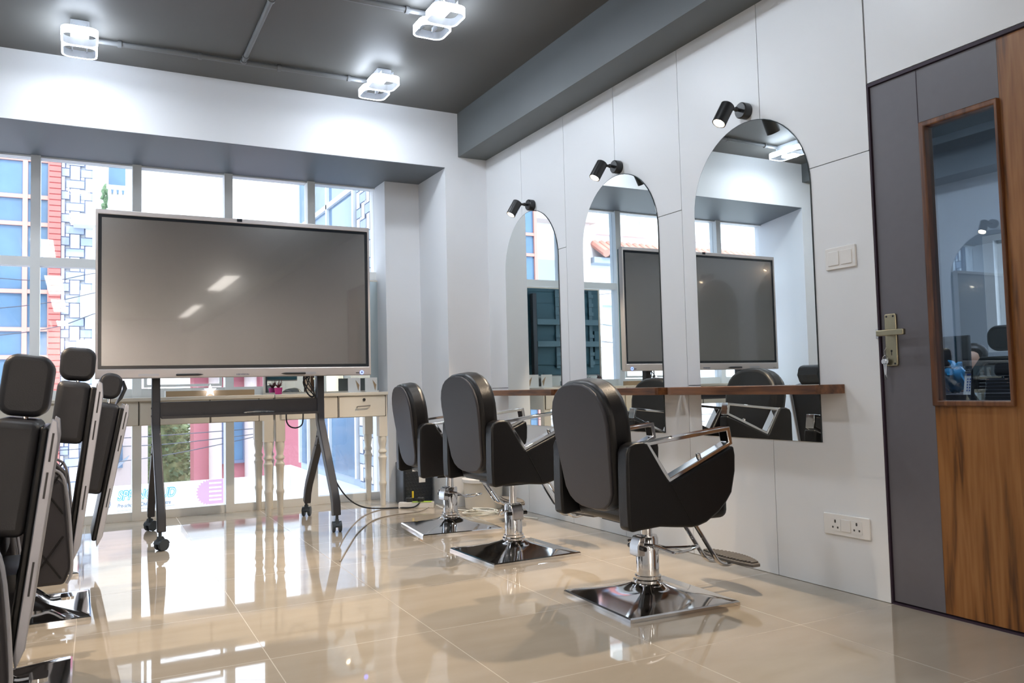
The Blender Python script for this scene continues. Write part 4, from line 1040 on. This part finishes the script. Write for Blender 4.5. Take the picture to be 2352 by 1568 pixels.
MB().box(L4(1.5, 13.7, 1.2), L4(5.6, 14.6, 1.35)).obj('roof_edge', M['ext_white'], t)
t = thing('pink_house', 'pale pink house with dark windows behind the left barber chairs', 'house', (.45, 14.2, -3.6))
def L5(x, y, z): return (x-.45, y-14.2, z+3.6)
MB().box(L5(.22, 14.2, -3.6), L5(.98, 15.0, 1.6)).obj('wall', M['ext_pink'], t)
for z0, z1 in ((.30, .62), (-.18, .18)): MB().box(L5(.36, 14.15, z0), L5(.62, 14.22, z1)).obj('window', M['blue_glass'], t)
b = MB(); b.prism([(.22-.45, -.42+3.6), (.66-.45, -.05+3.6), (.70-.45, .02+3.6), (.22-.45, -.34+3.6)], -.35, -.25, 'Y'); b.obj('stair_rail', M['awning'], t)
t = thing('street_tree', 'leafy green tree across the street beyond the left trolley leg', 'tree', (1.36, 15.6, -3.6))
MB().tube([(0, 0, 0), (.05, 0, 1.5), (0, 0, 2.8)], [.12, .09, .05], 8).obj('trunk', M['bark'], t)
b = MB(); rnd = random.Random(3); b.mi = 0; b.ball((0, 0, 3.3), 1., 3, (.40, .40, 1.2), .06)
for k in range(2600):
    u = rnd.uniform(-1, 1); a = rnd.uniform(0, 2*PI); r = rnd.uniform(.55, 1)**.5; q = math.sqrt(1-u*u)
    p = Vector((.50*r*q*math.cos(a), .5*r*q*math.sin(a), 3.3+1.35*r*u)); s_ = rnd.uniform(.045, .08)
    R4 = Matrix.Translation(p) @ Euler((rnd.uniform(-.8, .8), rnd.uniform(-.8, .8), rnd.uniform(0, 6))).to_matrix().to_4x4()
    b.mi = 0 if rnd.random() < .6 else 1
    b.verts_faces([R4 @ Vector(v) for v in ((-s_, 0, 0), (0, -s_*.5, .008), (s_, 0, 0), (0, s_*.5, .008))], [(0, 1, 2, 3)])
b.obj('foliage', [M['leaf'], M['leaf_dark']], t, smooth=False)
# own wing, projecting out to the right
XV = 2.33
t = thing('building_wing', 'projecting wing with blue glass, white mullions and woven tiles at right', 'building', (XV, 8.6, -3.6))
def L6(x, y, z): return (x-XV, y-8.6, z+3.6)
MB().box(L6(XV+.02, YG+.2, -3.6), L6(XV+2.5, 9.85, 6)).obj('wall', M['tile_blue'], t)
MB().box(L6(XV, 7.5, .10), L6(XV+.05, 9.75, 6)).obj('window_glass', M['blue_glass'], t)
b = MB()
for y in (7.52, 8.45, 9.3, 9.74): b.box(L6(XV-.03, y-.022, .1), L6(XV+.01, y+.022, 6))
for z in (1.5, 2.86, 4.2): b.box(L6(XV-.03, 7.5, z-.025), L6(XV+.01, 9.75, z+.025))
b.obj('window_frame', M['ext_frame_white'], t)
b = MB(); weave(b, lambda u, v, d: L6(XV+.02-d, 7.0+u, v), .49, -.3, 5.8, .85); b.obj('stone_tiles', [M['tile_white'], M['tile_blue'], M['tile_line']], t, smooth=False)
MB().box(L6(XV-.30, YG+.2, -.55), L6(XV+.02, 10.4, .02)).obj('ledge', M['ext_white'], t)
# banner on the railing
YN = 9.0
t = thing('shop_banner', 'white pre-school banner with cyan lettering along the railing below the window', 'banner', (1.05, YN, -3.6))
def L7(x, y, z): return (x-1.05, y-YN, z+3.6)
MB().box(L7(-.4, YN, -.62), L7(2.02, YN+.02, .045)).obj('banner_sheet', M['banner'], t)
Rx = Matrix.Rotation(PI/2, 4, 'X')
text_mesh('banner_title', 'SPRING BUD', .128, M['cyan'], Matrix.Translation(L7(.345, YN-.006, -.095)) @ Matrix.Diagonal((.73, 1, 1, 1)) @ Rx, t, shear=.25, offset=.006)
text_mesh('banner_title_fill', 'SPRING BUD', .128, M['banner'], Matrix.Translation(L7(.345, YN-.008, -.095)) @ Matrix.Diagonal((.73, 1, 1, 1)) @ Rx, t, shear=.25, offset=-.002)
text_mesh('banner_subtitle', 'Pre-school & Child Care Centre', .056, M['ink'], Matrix.Translation(L7(.345, YN-.006, -.168)) @ Matrix.Diagonal((.66, 1, 1, 1)) @ Rx, t, shear=.25)
b = MB(); bz = [];
for k in range(48): a = 2*PI*k/48; r = .135 if k % 2 else .112; bz.append((1.19-1.05+r*.9*math.cos(a), -.085+3.6+r*math.sin(a)))
b.prism(bz, -.004, -.001, 'Y'); b.box(L7(1.19, YN-.0045, -.205), L7(1.34, YN-.001, .045)); b.obj('burst_badge', M['purple'], t)
b = MB()
for z in (.0, -.045, -.085, -.13, -.17): b.box(L7(1.2, YN-.006, z), L7(1.32, YN-.004, z+.016))
b.obj('badge_lines', M['banner'], t)
b = MB()
for cx in (.205, .25): b.tube([L7(cx+.035*math.cos(a*PI/8), YN-.004, -.12+.05*math.sin(a*PI/8)) for a in range(16)], .003, 5, closed=True)
b.tube([L7(.21, YN-.004, -.07), L7(.23, YN-.004, -.045), L7(.255, YN-.004, -.07)], .003, 5); b.tube([L7(.345, YN-.004, -.20), L7(.87, YN-.004, -.185)], .0015, 4); b.obj('emblem', M['ink'], t)
b = MB(); b.box(L7(.1, YN-.004, -.30), L7(.30, YN-.001, -.285)); b.prism([(x-1.05, z+3.6) for x, z in ((1.75, -.24), (1.82, -.20), (1.9, -.24), (1.82, -.215))], -.004, -.001, 'Y'); b.obj('wave_print', M['cyan'], t)
for i, pts in enumerate((([(-3, 11.2, 2.55), (-.6, 11, 2.30), (.3, 10.9, 2.42), (2.2, 11, 2.75)]), ([(-3, 10.6, 1.7), (-.6, 10.6, 1.95), (.5, 10.6, 2.2), (2.2, 10.6, 2.4)]), ([(-3, 10, 1.35), (-.5, 10, 1.62), (.4, 10, 1.9), (2.2, 10, 2.2)]), ([(-3, 10, .42), (0, 10, .46), (1, 10, .48), (2.2, 10, .52)]), ([(-3, 10.2, .30), (0, 10.2, .36), (1, 10.2, .37), (2.2, 10.2, .46)]), ([(-3, 10.4, .0), (0, 10.4, .16), (1, 10.4, .24), (2.2, 10.4, .44)]))):
    w1 = ('highest, across the tiled pier', 'second highest, rising to the right', 'third, sloping up behind the screen', 'upper of three below the desk', 'middle of three below the desk', 'lowest, below the desk')[i]
    o = cable('hanging_wire', 'black overhead street wire, ' + w1, pts, .005, M['wire'], 8, 'wire'); o['group'] = 'overhead street wires'

# ------------------------------------------------------------------ light, world, camera
w = bpy.data.worlds.new('sky'); SC.world = w; w.use_nodes = True
nt = w.node_tree; nt.nodes.clear()
out = nt.nodes.new('ShaderNodeOutputWorld'); bg = nt.nodes.new('ShaderNodeBackground'); bg.inputs[0].default_value = (.79, .89, 1.0, 1); bg.inputs[1].default_value = 1.45
nt.links.new(bg.outputs[0], out.inputs[0])
sd = bpy.data.lights.new('sun', 'SUN'); sd.energy = .9; sd.angle = .05; sd.color = (1, .96, .9)
so = bpy.data.objects.new('sun', sd); COL.objects.link(so); so.location = (0, -5, 20); so.rotation_euler = Vector((-.25, .75, -.75)).to_track_quat('-Z', 'Y').to_euler()

cd = bpy.data.cameras.new('camera'); cam = bpy.data.objects.new('camera', cd); COL.objects.link(cam); SC.camera = cam
yaw, pitch, roll, fpx, h = 0.48764, 0.05562, -0.02437, 1882.8, .92
f = Vector((math.sin(yaw)*math.cos(pitch), math.cos(yaw)*math.cos(pitch), math.sin(pitch))); r = Vector((math.cos(yaw), -math.sin(yaw), 0)); u = r.cross(f)
r2 = r*math.cos(roll) + u*math.sin(roll); u2 = u*math.cos(roll) - r*math.sin(roll)
cam.matrix_world = Matrix(((r2.x, u2.x, -f.x, 0), (r2.y, u2.y, -f.y, 0), (r2.z, u2.z, -f.z, h), (0, 0, 0, 1)))
cd.sensor_fit = 'HORIZONTAL'; cd.sensor_width = 36; cd.lens = fpx/2352*36; cd.clip_start = .05; cd.clip_end = 200
cd.dof.use_dof = True; cd.dof.focus_distance = 4.6; cd.dof.aperture_fstop = 5.6

vs = SC.view_settings; vs.view_transform = 'Standard'; vs.look = 'None'; vs.gamma = 1; vs.use_curve_mapping = False; vs.exposure = 1.58
cy = SC.cycles; cy.max_bounces = 12; cy.diffuse_bounces = 5; cy.glossy_bounces = 8; cy.transparent_max_bounces = 16; cy.sample_clamp_indirect = 8; cy.caustics_reflective = False; cy.caustics_refractive = False
cy.use_denoising = True
